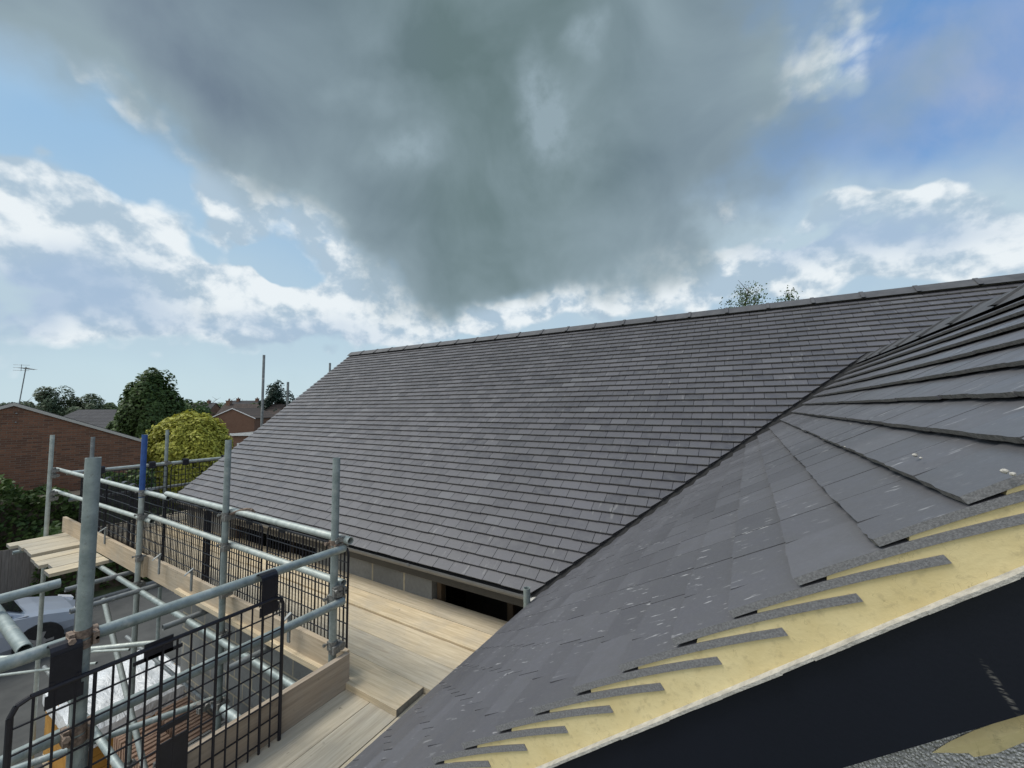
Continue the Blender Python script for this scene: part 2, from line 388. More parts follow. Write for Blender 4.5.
# valley in wing coordinates: Y = YE + (X-XW)*KW/KM, X-XW = s/CW
kw2 = KW / KM / CW
def frame_w(u, s, h): return fw(-u, s, h)
tiles_part(mb, -7.0, -YG, 0, nW, G, frame_w, lambda k: [(-1, -kw2, YE)], TH, STEP, .165, (0, 1, 2), .275, verge=-YG - .0015)
wroof = mb.build('wing_roof', ['slate_wing', 'tile_tail', 'tile_edge'], house)
mb = MB()
pol = [(YG + .02, .01), (YG + .02, LW), (YV, LW), (YE, .01)]
mb.prism([fw(y, s, -.075) for y, s in pol][::-1], [fw(y, s, -.11) for y, s in pol][::-1])
fw2 = lambda u, s, h: Vector((2 * XR - XW, u, ZE)) + Vector((-1 / CW, 0, KW / CW)) * s + Vector((KW / CW, 0, 1 / CW)) * h
mb.prism([fw2(YG, 0, 0), fw2(YV + 1.2, 0, 0), fw2(YV + 1.2, LW, 0), fw2(YG, LW, 0)], [fw2(YG, 0, -.08), fw2(YV + 1.2, 0, -.08), fw2(YV + 1.2, LW, -.08), fw2(YG, LW, -.08)])
mb.build('roof_deck', 'under', house)
mb = MB(); ridge(mb, Vector((XR, YG, ZWR)), Vector((XR, YV + .05, ZWR)), .42, .006, .125, KW * 1.12)
mb.build('ridge', 'ridge', wroof)
# valley trough and lead at its foot
mb = MB(); vp = lambda t, dx, dz: Vector((XW + (XR - XW) * t + dx, YE + (YV - YE) * t, ZE + (ZWR - ZE) * t + dz))
mb.prism([vp(0, -.16, -.035 ), vp(0, .10, -.035), vp(1, .10, -.035), vp(1, -.16, -.035)], [vp(0, -.16, -.05), vp(0, .10, -.05), vp(1, .10, -.05), vp(1, -.16, -.05)])
mb.build('valley_trough', 'under', house)
mb = MB(); mb.obox((XW - .03, YE - .03, ZE - .04), (.055, .02, .01), (-.01, .03, 0), (0, 0, .012)); mb.build('lead_flashing', 'undercloak', house)
# verge mortar under the sawtooth of tile ends
tl = STEP / G
def verge_poly(depth, lo):
    P = []
    s_first, kmax = -.01, nW
    for k in range(0, nW):
        s0 = k * G + .022
        cam_v = lambda d: .0055 * 4 * (d / .275) * (1 - d / .275) - .0012
        d0 = .030 + U(0, .014)
        for d in (d0, .06, .09, G + .024): P.append((s0 + d, -TH - d * tl + cam_v(d)))
    return P
top = verge_poly(0, 0)
LOW = -.092
mb = MB(); Y0 = YG + .0045
for i in range(0, len(top) - 1):
    a, b = top[i], top[i + 1]
    if b[0] - a[0] < 1e-4: continue
    q = [(a[0], a[1]), (b[0], b[1]), (b[0], LOW), (a[0], LOW)]
    mb.prism([fw(Y0, s, h) for s, h in q][::-1], [fw(Y0 + .1, s, h) for s, h in q][::-1])
mb.box((XR + .1, YG, ZWR - .02), (XR + .12, YG + .02, ZWR - .01))
mb.build('verge_mortar', 'mortar', wroof)
mb = MB(); q = [(-.02, LOW + .002), (LW, LOW + .002), (LW, LOW - .006), (-.02, LOW - .006)]
NS = 60
for i in range(NS):
    a, b = LW * i / NS, LW * (i + 1) / NS; e = U(-.0012, .0012)
    mb.prism([fw(YG - .008 + e, s, h) for s, h in ((a, LOW), (b, LOW), (b, LOW - .0045 + U(-.0006, .0006)), (a, LOW - .0045))][::-1], [fw(YG + .12, s, h) for s, h in ((a, LOW), (b, LOW), (b, LOW - .0045), (a, LOW - .0045))][::-1])
mb.build('undercloak', 'undercloak', wroof)
for px_, py_, rr in ((917, 457, .003), (1008, 474, .003), (1016, 477, .0022), (923, 460, .0018), (846, 448, .0016), (852, 425, .0014)):
    q_ = ray(px_, py_); k_ = (ZE - KW * XW) / (q_.z - KW * q_.x); u_ = (q_ * k_).y; sl_ = ((q_ * k_).x - XW) * CW / G
    mb = MB(); cc = fw(u_, sl_ * G, .004); pts = []
    for i in range(5):
        for j in range(8):
            th_, ph = pi * (i + .5) / 5, 2 * pi * j / 8; k_ = rr * U(.7, 1.25); pts.append(cc + Vector((k_ * 1.3 * sin(th_) * cos(ph), k_ * 1.5 * sin(th_) * sin(ph), k_ * cos(th_))))
    for i in range(4):
        for j in range(8): mb.face([pts[i * 8 + j], pts[(i + 1) * 8 + j], pts[(i + 1) * 8 + (j + 1) % 8], pts[i * 8 + (j + 1) % 8]])
    mb.face(pts[:8]); mb.face(pts[32:40][::-1]); mb.build('mortar_crumb', 'undercloak', wroof)
mb = MB()
B0, B1 = LOW - .0055, LOW - .0055 - .124
q = [(-.12, B0), (LW, B0), (LW, B1), (-.12, B1)]
mb.prism([fw(YG + .002, s, h) for s, h in q][::-1], [fw(YG + .024, s, h) for s, h in q][::-1])
q2 = lambda s, h: fw2(0, s, h)
mb.prism([Vector((2 * XR - fw(0, s, h).x, YG + .002, fw(0, s, h).z)) for s, h in q], [Vector((2 * XR - fw(0, s, h).x, YG + .024, fw(0, s, h).z)) for s, h in q])
mb.build('bargeboard', 'barge', house)
# walls
mb = MB()
xw0, xw1 = XW + .2, 2 * XR - XW - .2
topz = lambda x: ZE - .13 + (x - XW) * KW
T = [(xw0, YG + .03, topz(xw0)), (xw0, YG + .03, GZ), (xw1, YG + .03, GZ), (xw1, YG + .03, topz(xw0)), (XR, YG + .03, topz(XR))]
mb.prism(T, [(x, y + .2, z) for x, y, z in T])
mb.box((xw0, YG + .23, GZ), (xw0 + .2, YE, ZE - .12)); mb.box((xw1 - .2, YG + .23, GZ), (xw1, YE + 2, ZE - .12))
mb.build('wing_wall', 'pebble', house)
# lumps of mortar spilled on the render below the barge
mb = MB()
cx, cz = .262, -.398
ctr = Vector((cx, YG + .022, cz)); ring = []
for k in range(18):
    a = 2 * pi * k / 18; rr = (1 + .18 * sin(3 * a) + U(-.1, .1)); ring.append(Vector((cx + .062 * rr * cos(a), YG + .0285, cz + .017 * rr * sin(a) + .055 * rr * cos(a))))
for k in range(18): mb.face([ctr, ring[(k + 1) % 18], ring[k]][::-1])
mb.build('mortar_splash', 'mortar', house, smooth=True)
mb = MB()
WT = ZE - .14
def wallx(mb, x0, x1, z0, z1): mb.box((x0, YWALL, z0), (x1, YWALL + .2, z1))
ops = [(-6.3, -4.35, -2.75, -1.60), (-2.57, -1.25, -2.75, -1.555)]
xx = XL + .12
for a, b, z0, z1 in ops:
    wallx(mb, xx, a, GZ, WT); wallx(mb, a, b, GZ, z0); 
    if z1 < WT: wallx(mb, a, b, z1, WT)
    xx = b
wallx(mb, xx, 6.3, GZ, WT)
ye2 = 2 * YR - YWALL
mb.box((XL + .12, ye2 - .2, GZ), (6.3, ye2, WT))
for xg in (XL + .12, 6.1):
    T = [(xg, YWALL + .2, GZ), (xg, ye2 - .2, GZ), (xg, ye2 - .2, WT), (xg, YR, ZR - .15), (xg, YWALL + .2, WT)]
    mb.prism(T, [(x + .2, y, z) for x, y, z in T])
mb.build('wall', 'block', house)
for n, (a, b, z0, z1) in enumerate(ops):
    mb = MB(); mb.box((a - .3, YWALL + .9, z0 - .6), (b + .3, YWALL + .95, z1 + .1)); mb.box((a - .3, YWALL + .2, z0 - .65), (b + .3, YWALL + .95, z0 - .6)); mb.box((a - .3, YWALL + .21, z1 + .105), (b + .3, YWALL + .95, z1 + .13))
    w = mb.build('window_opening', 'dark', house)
    mb = MB()
    for q in range(3): mb.box((a + .1, YWALL + .3 + q * .2, z1 - .10 + .0 * q), (b - .05, YWALL + .34 + q * .2, z1 - .02))
    mb.box((a + .02, YWALL + .05, z0), (a + .07, YWALL + .11, z1)); mb.box(((a + b) / 2 - .03, YWALL + .3, z0), ((a + b) / 2 + .03, YWALL + .36, z1))
    mb.build('timber_framing', 'joist', w)
mb = MB(); mb.box((XL, YE + .095, ZE - .175), (XW + .0, YE + .11, ZE - .03)); mb.box((XL, YE + .111, ZE - .175), (XW, YWALL, ZE - .163)); mb.build('fascia', 'fascia', house)
# gutter: half round, with end cap
mb = MB(); gc = (YE + .036, ZE - .024); GR = .056
pr = [(gc[0] + GR * cos(a), gc[1] + GR * sin(a)) for a in [pi + pi * k / 10 for k in range(11)]]
pi_ = [(gc[0] + (GR - .004) * cos(a), gc[1] + (GR - .004) * sin(a)) for a in [pi + pi * k / 10 for k in range(11)]]
x0, x1 = XL + .02, XW - .05
for k in range(10):
    mb.face([(x0, *pr[k]), (x1, *pr[k]), (x1, *pr[k + 1]), (x0, *pr[k + 1])], 0, .5); mb.face([(x0, *pi_[k + 1]), (x1, *pi_[k + 1]), (x1, *pi_[k]), (x0, *pi_[k])], 0, .5)
mb.face([(x0, *pr[0]), (x0, *pi_[0]), (x1, *pi_[0]), (x1, *pr[0])]); mb.face([(x0, *pr[10]), (x1, *pr[10]), (x1, *pi_[10]), (x0, *pi_[10])])
mb.face([(x0, *p) for p in pr]); mb.face([(x1, *p) for p in reversed(pr)])
for xb in (-6.5, -4.6, -2.7):
    mb.box((xb, gc[0] - GR - .003, gc[1] - .02), (xb + .03, gc[0] - GR + .002, gc[1] + .004))
mb.build('gutter', 'gutter', house, smooth=True)

# ------------------------------------------------------------------ scaffold
TR = .0242
scaf = empty('scaffold', (-5, 1.7, GZ))
tag(scaf, 'galvanised tube scaffold with guard rails around the eave of the new roof', 'scaffold')
def pipe(kind_, p0, p1, m='galv', hollow=True, r=TR):
    mb = MB(); mb.tube(p0, p1, r, 16, 0, hollow); return mb.build(kind_, m, scaf, smooth=True, origin=p0)
X1, Y1, ZT, ZL = -2.348, 1.70, -.925, -1.265
SY = Y1
# standards
pipe('standard', (-2.31, .523, GZ), (-2.31, .523, -.194))
pipe('standard', (-2.395, SY, GZ), (-2.395, SY, -.329))
pipe('standard', (-3.879, SY, GZ), (-3.879, SY, -.264))
p4 = pipe('standard', (-5.77, SY, GZ), (-5.77, SY, -.277), 'galv_pale')
mb = MB(); mb.tube((-5.77, SY, -.96), (-5.77, SY, -.274), TR + .0015, 16, 0, True); mb.build('blue_paint', 'bluepaint', p4, smooth=True)
pipe('standard', (-8.78, 1.55, GZ), (-8.78, 1.55, -.361), 'galv_pale')
pipe('standard', (-8.70, 1.953, GZ), (-8.70, 1.953, -.413), 'galv_dark')
pipe('standard', (-8.5, 2.797, GZ), (-8.5, 2.797, -.343), 'galv')
for y, z in ((4.364, 1.123), (4.878, .59), (5.873, 1.1)): pipe('standard', (-8.6, y, GZ), (-8.6, y, z), 'galv_dark')
pipe('standard', (-1.384, 2.50, GZ), (-1.384, 2.50, -1.258))
pipe('standard', (-7.9, 1.72, GZ), (-7.9, 1.72, -1.86), 'galv_dark')
# guard rails, return along Y
pipe('guard_rail', (X1 - .01, -1.5, ZT + .015), (X1, 1.74, ZT), 'galv')
pipe('guard_rail', (X1 - .01, -1.5, ZL - .0), (X1, 1.74, ZL), 'galv')
# main run rails
RY = SY + .047
pipe('guard_rail', (-8.98, RY - .10, ZT + .045), (-5.2, RY, ZT + .012), 'galv_pale'); pipe('guard_rail', (-5.25, RY + .0, ZT + .052), (-2.30, RY + .003, ZT + .052), 'galv_pale')
pipe('guard_rail', (-9.02, RY - .10, ZL + .06), (-5.6, RY, ZL + .058), 'galv_pale'); pipe('guard_rail', (-5.65, RY, ZL + .107), (-2.36, RY, ZL + .107), 'galv_pale')
# end rails along Y
pipe('guard_rail', (-8.5, 1.66, -.905), (-8.5, 4.4, -.905), 'galv_pale'); pipe('guard_rail', (-8.5, 1.70, -1.30), (-8.5, 4.4, -1.30), 'galv_dark')
# ledgers under the deck
for yy, m_ in ((SY - .045, 'galv'), (2.6, 'galv_dark')): pipe('ledger', (-8.9, yy, DZ - .09), (-1.5, yy, DZ - .09), m_)
pipe('ledger', (X1 + .045, -1.5, DZ - .09), (X1 + .045, 2.7, DZ - .09)); pipe('ledger', (-1.5, -1.5, DZ - .09), (-1.5, 2.6, DZ - .09))
for yy in (SY - .045, 2.55): pipe('ledger', (-9.0, yy, DZ - 1.95), (-1.5, yy, DZ - 1.95), 'galv_dark')
pipe('ledger', (-3.27, -1.5, DZ - 1.95), (-3.27, 1.75, DZ - 1.95))
pipe('ledger', (-2.36, -1.5, DZ - 1.95), (-2.36, 2.6, DZ - 1.9))
for xx_, l_ in ((-8.4, .5), (-7.6, .42), (-6.9, .3), (-6.2, .45), (-5.5, .55), (-4.4, .22), (-3.3, .2), (-2.7, .12)):
    pipe('transom', (xx_, SY - l_, DZ - .062 - .01), (xx_, 2.75, DZ - .062 - .01), random.choice(['galv', 'galv_pale', 'galv_dark']))
for yy in (-.9, .1, .75, 1.3): pipe('transom', (-2.75 + U(-.2, .1), yy, DZ - .072), (-1.3, yy, DZ - .072))
# braces and lower tubes
pipe('brace', (-6.4, SY - .1, -2.15), (-3.3, SY - .1, -4.9), 'galv_pale')
pipe('brace', (-2.36, .7, -2.2), (-2.36, 1.6, -4.6), 'galv_pale')
pipe('standard', (-4.45, 1.05, GZ), (-4.45, 1.05, -2.35), 'galv_dark')
pipe('standard', (-5.05, .62, GZ), (-5.05, .62, -1.75), 'galv_dark')
pipe('ledger', (-6.9, .62, -2.62), (-2.6, .62, -2.62), 'galv_dark')
pipe('transom', (-4.9, .2, -2.60), (-4.2, 1.9, -2.60), 'galv'); pipe('transom', (-3.9, .1, -3.0), (-3.9, 1.9, -3.0), 'galv')
pipe('ledger', (-5.4, 1.1, -2.45), (-2.7, 1.1, -2.55), 'galv')
pipe('ledger', (-5.0, .3, -3.75), (-2.0, .9, -3.75), 'galv_dark')
# tubes poking in from the left
pipe('ledger', (-3.30, -1.4, -.99), (-3.27, .64, -.943), 'galv')
pipe('ledger', (-7.5, .435, -1.02), (-2.716, .44, -1.03), 'galv')
pipe('standard', (-3.22, .28, GZ), (-3.22, .28, -.86), 'galv') if False else None
pipe('transom', (-6.3, .75, -2.35), (-5.2, 1.75, -2.35), 'galv_pale'); pipe('brace', (-6.9, .7, -2.7), (-5.3, 1.3, -2.35), 'galv_pale', r=.012)
pipe('brace', (-7.1, .8, -2.6), (-5.2, 1.5, -2.3), 'galv_pale', r=.012); pipe('standard', (-3.05, .9, GZ), (-3.05, .9, -2.3), 'galv_dark')
pipe('transom', (-3.4, .55, -2.1), (-2.3, .95, -2.1), 'galv'); pipe('ledger', (-4.9, .95, -3.05), (-2.4, .95, -3.05), 'galv')
pipe('brace', (-3.9, .62, -2.7), (-2.6, 1.3, -3.9), 'galv_dark'); pipe('ledger', (-6.0, 1.3, -3.6), (-2.4, 1.3, -3.6), 'galv_dark')
# couplers
def coupler_mesh():
    mb = MB(); r = .034
    for z in (-.012, .038):
        mb.tube((0, 0, z - .02), (0, 0, z + .02), r, 10, 0, False)
    mb.tube((-.02, .045, .012), (.06, .045, .012), .03, 10, 0, False)
    mb.tube((.045, -.03, .0), (.045, .05, .0), .008, 6, 0, False); mb.tube((.045, .05, 0), (.045, .068, 0), .014, 6, 0, False)
    mb.tube((-.045, -.04, .03), (-.045, .03, .03), .008, 6, 0, False); mb.tube((-.045, -.055, .03), (-.045, -.04, .03), .014, 6, 0, False)
    mb.box((-.05, -.02, -.02), (-.03, .04, .05)); mb.box((.03, -.03, -.025), (.052, .03, .03))
    return mb
cm = coupler_mesh().build('coupler', 'rust', scaf, smooth=True)
cm.location = Vector((-2.31, .523, ZT + .01)) - parent_world(scaf)
def coupler(x, y, z, rz=0, m='coupler'):
    o = cm.copy(); COL.objects.link(o); o.parent = scaf; o.location = Vector((x, y, z)) - parent_world(scaf); o.rotation_euler = (0, 0, rz)
    o.data = COUP[m]; o.scale = (.82, .82, .82); return o
d2 = cm.data.copy(); d2.materials[0] = MT['coupler']; COUP = {'rust': cm.data, 'coupler': d2}
cm.rotation_euler = (0, 0, pi / 2); cm.scale = (.82, .82, .82)
coupler(-2.31, .523, ZL - .01, pi / 2, 'rust'); coupler(-2.395, SY, ZT + .01, 0, 'rust'); coupler(-2.37, SY + .03, ZT + .03, 1.2)
coupler(-2.395, SY, ZL, .3, 'coupler'); coupler(-2.37, SY + .02, ZL + .06, 1.5); coupler(-2.39, SY, -1.56, 0)
for x in (-3.879, -5.77):
    coupler(x, SY, ZT - .0); coupler(x, SY, ZL + .09); coupler(x, SY, DZ - .1, 0, 'coupler'); coupler(x, SY, DZ - 1.95)
for z in (ZT + .04, ZL + .05, ZT - .04, ZL - .03): coupler(-8.78, 1.58, z)
coupler(-2.31, .523, DZ - .1); coupler(-3.27, .1, -.99, .4); coupler(-2.8, .05, ZT + .02, 1)
coupler(-5.05, .62, -2.62); coupler(-4.45, 1.05, -2.5); coupler(-3.1, .62, -2.62, 1); coupler(-3.879, SY, -1.56); coupler(-5.77, SY, -1.62)
coupler(-4.2, 1.7, -2.6); coupler(-3.05, .9, -3.05); coupler(-3.05, .9, -2.4); coupler(-3.879, SY, -2.45); coupler(-2.31, .523, -2.62, 1, 'rust'); coupler(-4.45, 1.05, -3.05, 1); coupler(-8.5, 2.797, -.905)
# bent reinforcing hook on the rail by the second standard
mb = MB(); prev = None
for k in range(9):
    a = k / 8 * 1.9; p = Vector((-3.84 + .26 * sin(a) * .9, SY + .02 + .01 * k, ZT + .03 + .06 * sin(a * 1.5)))
    if prev: mb.tube(prev, p, .011, 6, 0, False)
    prev = p
mb.build('swivel_hook', 'rust', scaf, smooth=True)

# ------------------------------------------------------------------ boards
BG = 'timber scaffold boards laid on the deck'
def board(x0, x1, y0, y1, z, along, label, m=None, group=BG, name='scaffold_board', cat='board'):
    mb = MB(); x0, x1 = x0 + .0, x1
    T = .038; e = .004
    n = 10; pts = []
    # slightly bowed top
    w = U(-.004, .004)
    lo = [(x0, y0), (x1, y0), (x1, y1), (x0, y1)]
    ang = U(-.002, .002)
    for i in range(n):
        if along == 'x':
            a = x0 + (x1 - x0) * i / n; b = x0 + (x1 - x0) * (i + 1) / n; h = lambda t: w * sin(pi * (t - x0) / (x1 - x0))
            A = [(a, y0, z + h(a)), (b, y0, z + h(b)), (b, y1, z + h(b)), (a, y1, z + h(a))]
        else:
            a = y0 + (y1 - y0) * i / n; b = y0 + (y1 - y0) * (i + 1) / n; h = lambda t: w * sin(pi * (t - y0) / (y1 - y0))
            A = [(x0, a, z + h(a)), (x1, a, z + h(a)), (x1, b, z + h(b)), (x0, b, z + h(b))]
        B = [(p[0], p[1], p[2] - T) for p in A]; k = len(mb.v); mb.v += A + B
        mb.f += [[k, k + 1, k + 2, k + 3], [k + 7, k + 6, k + 5, k + 4]]; mb.m += [0, 0]; mb.r += [.5, .5]
        sides = [(0, 1), (2, 3)] if along == 'x' else [(1, 2), (3, 0)]
        for p, q in sides: mb.f.append([k + p, k + 4 + p, k + 4 + q, k + q]); mb.m.append(0); mb.r.append(.5)
        if i == 0:
            p, q = (3, 0) if along == 'x' else (0, 1); mb.f.append([k + p, k + 4 + p, k + 4 + q, k + q]); mb.m.append(1); mb.r.append(.5)
        if i == n - 1:
            p, q = (1, 2) if along == 'x' else (2, 3); mb.f.append([k + p, k + 4 + p, k + 4 + q, k + q]); mb.m.append(1); mb.r.append(.5)
    o = mb.build(name, [m or ('wood_x' if along == 'x' else 'wood_y'), 'board_end'], origin=((x0 + x1) / 2, (y0 + y1) / 2, z - T))
    return tag(o, label, cat, group)
bw = .225
ylab = ['nearest the posts, ending short of the wing tiles', 'second out from the toe board, partly under the wing tiles', 'in the middle of the long walkway under the eave', 'with knots, next to the one along the block wall', 'laid hard against the grey block wall under the eave']
for k in range(5):
    y0 = 1.735 + k * (bw + .002) - (.0 if k else 0); y1 = y0 + bw - .0 
    xe = (-1.84, -1.30, -1.30, -1.27, -1.30)[k]; z = DZ + .036 + (0, .002, .0, .012, .012)[k]; y0 += (0, 0, .002, .006, .004)[k]
    if k == 1: pass
    board(-4.9 - U(0, .25), xe, y0, y1, z, 'x', 'right hand walkway board ' + ylab[k])
ylab2 = ['beside the outer toe board', 'second from the outer toe board', 'along the middle of the walkway', 'second from the block wall', 'against the block wall']
for k in range(5):
    y0 = 1.79 + k * (bw + .004); board(-8.0, -4.75 - U(0, .1), y0, y0 + bw - .012, DZ - .006, 'x', 'left hand walkway board seen through the mesh ' + ylab2[k])
xr = X1 + .05
lab3 = ['pale near board of the return deck along the inside of its toe board', 'near return board with a dark seam on its left, bottom centre', 'near return board tucked under the wing tiles', 'near return board hidden mostly beneath the wing eave']
for k in range(4):
    x0 = xr + k * (bw + .006); board(x0, x0 + bw, -1.4, 1.99 + U(-.05, .05), DZ - .004, 'y', lab3[k])
gl = ['outermost', 'second', 'third', 'fourth, last before the gap', 'first after the gap', 'shorter board after the gap', 'nearest to the drive', 'last, closest to the camera side']
for k in range(8):
    x0 = -8.72 + k * (bw + .012) + (.07 if k > 3 else 0)
    if k in (5, 7): pass
    board(x0, x0 + bw, 1.22 + U(-.04, .05) + (.05 if k > 3 else 0), (4.4 if k < 3 else 1.72), DZ - .002 - (.02 if k > 3 else 0), 'y', 'pale platform board sticking out past the far toe board, ' + gl[k])
# toe boards
TG = 'upright toe boards edging the deck'
def toe(p0, p1, z0, z1, along, label, m):
    mb = MB(); a, b = p0, p1
    mb.box((a[0], a[1], z0), (b[0], b[1], z1)); o = mb.build('toe_board', m, origin=(a[0], a[1], z0)); return tag(o, label, 'toe board', TG)
toe((-8.92, SY + .03), (-5.72, SY + .066), DZ - .02, DZ + .20, 'x', 'pale far toe board behind the blue topped post', 'ply')
toe((-5.80, SY + .067), (-2.36, SY + .103), DZ - .03, DZ + .19, 'x', 'long pinkish toe board running to the corner post', 'ply')
toe((X1 + .012, -1.4), (X1 + .048, SY + .06), DZ - .02, DZ + .205, 'y', 'brown toe board on the near return deck behind the black mesh', 'ply_y')
# board clips (metal)
for i, (x, z) in enumerate(((-5.3, -1.60), (-4.55, -1.60), (-2.95, -1.60), (-7.6, -1.58), (-7.0, -1.58))):
    mb = MB(); mb.box((x, SY + .018, z - .09), (x + .03, SY + .0285, z + .10)); mb.obox((x + .015, SY + .0, z + .09), (.012, 0, 0), (0, .03, .02), (0, .004, .006)); mb.build('toe_board_clip', 'galv_dark', scaf)

# ------------------------------------------------------------------ brick guards
def guard(name_lbl, o, ex, up, w, h, nv, nh, hooks, rail_off, nrm, plate=True, wr=.0044):
    """o = bottom corner; ex = unit along; up = unit up; nrm = unit towards the rail"""
    o, ex, up, nrm = map(Vector, (o, ex, up, nrm))
    t = empty('brick_guard', o); tag(t, name_lbl, 'mesh guard', 'black wire mesh brick guards hung on the rails')
    f = MB(); rf = .0095 if plate else .0075
    c0, c1, c2, c3 = o + up * 0, o + ex * w, o + ex * w + up * h, o + up * h; r = .045
    path = [c0, c1, c2 - up * r, c2 - up * r * .3 - ex * r * .3, c2 - ex * r, c3 + ex * r, c3 + ex * r * .3 - up * r * .3, c3 - up * r, c0]
    for a, b in zip(path, path[1:]): f.tube(a, b, rf, 8, 0, False)
    for k in (.34,):
        pass
    f.build('frame', 'black', t, smooth=True)
    g = MB()
    for k in range(1, nv): p = o + ex * (w * k / nv); g.tube(p, p + up * h, wr * (1.5 if k % 4 == 0 else 1), 5, 0, False)
    for k in range(1, nh): p = o + up * (h * k / nh); g.tube(p + nrm * .005, p + nrm * .005 + ex * w, wr, 5, 0, False)
    g.build('wire_mesh', 'black', t, smooth=True)
    for hk in hooks:
        m_ = MB(); ctr = o + ex * hk + up * h; a = .042
        if hk == .41: m_.obox(ctr - up * .012, ex * .05, up * .036, nrm * .003); m_.obox(ctr - up * .04, ex * .085, up * .008, nrm * .003); m_.build('slot_plate', 'black', t); continue
        # plate from the top wire up to the rail, and a half clamp over it
        m_.obox(ctr + up * (rail_off * .35), ex * a, up * (rail_off * .5 + .02), nrm * .003)
        for q in range(8):
            a0, a1 = pi * (q / 8) * 1.25 - .5, pi * ((q + 1) / 8) * 1.25 - .5; rr = .031
            cc = ctr + up * rail_off + nrm * .035
            P = [cc - nrm * (rr * cos(x)) + up * (rr * sin(x)) for x in (a0, a1)]
            P2 = [cc - nrm * ((rr + .004) * cos(x)) + up * ((rr + .004) * sin(x)) for x in (a0, a1)]
            m_.prism([P2[0] - ex * a, P2[0] + ex * a, P2[1] + ex * a, P2[1] - ex * a], [P[0] - ex * a, P[0] + ex * a, P[1] + ex * a, P[1] - ex * a])
        m_.build('hook', 'black', t)
        if plate:
            m_ = MB(); b_ = ctr - up * .06
            m_.obox(b_ + up * .012, ex * .05, up * .024, nrm * .0025)
            for sg in (-1, 1): m_.tube(b_ + ex * (sg * .035) + up * .075 - nrm * .006, b_ + ex * (sg * .035) + up * .075 + nrm * .0, .007, 8, 0, False)
            m_.build('slot_plate', 'black', t)
    if plate:
        m_ = MB(); b_ = o + ex * (w * .5) + up * (h * .36); m_.obox(b_, ex * .055, up * .09, nrm * .003); m_.obox(b_ + up * .15 , ex * .055, up * .012, nrm * .003); m_.build('centre_plate', 'black', t)
    return t
guard('large black mesh guard in the foreground, hung on the near return rail', (-2.272, .344, -1.85), (0, 1, 0), (0, 0, 1), .953, .815, 18, 9, [.13, .41, .88], .111, (-1, 0, 0))
gx = -8.0; i = 0
labs = ['mesh guard furthest left on the long run, by the end corner', 'mesh guard behind the thick near post on the long run', 'mesh guard just left of the blue topped post', 'mesh guard right of the blue topped post', 'mesh guard crossing the plain post between blue post and corner', 'mesh guard ending at the corner post']
xs = [-8.35, -7.35, -6.45, -5.45, -4.50, -3.42]
for k, x in enumerate(xs):
    guard(labs[k], (x, RY + .052 + .012 * (k % 2), DZ + .04), (1, 0, 0), (0, 0, 1), 1.02, .81, 25, 8, [.2, .8], .05, (0, -1, 0), plate=False, wr=.0042)
guard('mesh guard on the far end rail, nearest the corner', (-8.43, 1.80, DZ + .04), (0, 1, 0), (0, 0, 1), 1.0, .83, 20, 9, [.2, .8], .05, (-1, 0, 0), plate=False, wr=.004)
guard('mesh guard on the far end rail, vanishing behind the roof verge', (-8.43, 2.85, DZ + .04), (0, 1, 0), (0, 0, 1), 1.0, .83, 20, 9, [.2, .8], .05, (-1, 0, 0), plate=False, wr=.004)

# ------------------------------------------------------------------ ground
mb = MB(); mb.face([(-1500, -800, GZ), (1500, -800, GZ), (1500, 2500, GZ), (-1500, 2500, GZ)]); kind(mb.build('ground', 'earth'), 'structure')
mb = MB(); mb.face([(-15.6, -30, GZ + .004), (-1, -30, GZ + .004), (-1, 30, GZ + .004), (-15.6, 30, GZ + .004)]); kind(mb.build('driveway', 'road'), 'structure')
mb = MB(); mb.box((-15.75, -30, GZ), (-15.6, 30, GZ + .12)); kind(mb.build('kerb', 'greytile'), 'structure')
# sand pile
mb = MB(); N = 18; pc = Vector((-7.6, .55, GZ))
rad = [(1.3, 0), (1.0, .18), (.65, .36), (.3, .5), (.05, .55)]; rows = []
for r_, h_ in rad: rows.append([pc + Vector((cos(2 * pi * k / N) * r_ * (1 + U(-.12, .12)), sin(2 * pi * k / N) * r_ * (1 + U(-.12, .12)), h_ + U(-.04, .04) * (h_ > 0))) for k in range(N)])
for a, b in zip(rows, rows[1:]):
    for k in range(N): mb.face([a[k], a[(k + 1) % N], b[(k + 1) % N], b[k]])
mb.face(rows[-1]); tag(mb.build('sand_pile', 'sand', smooth=False), 'heap of yellow building sand on the drive under the scaffold', 'sand pile')
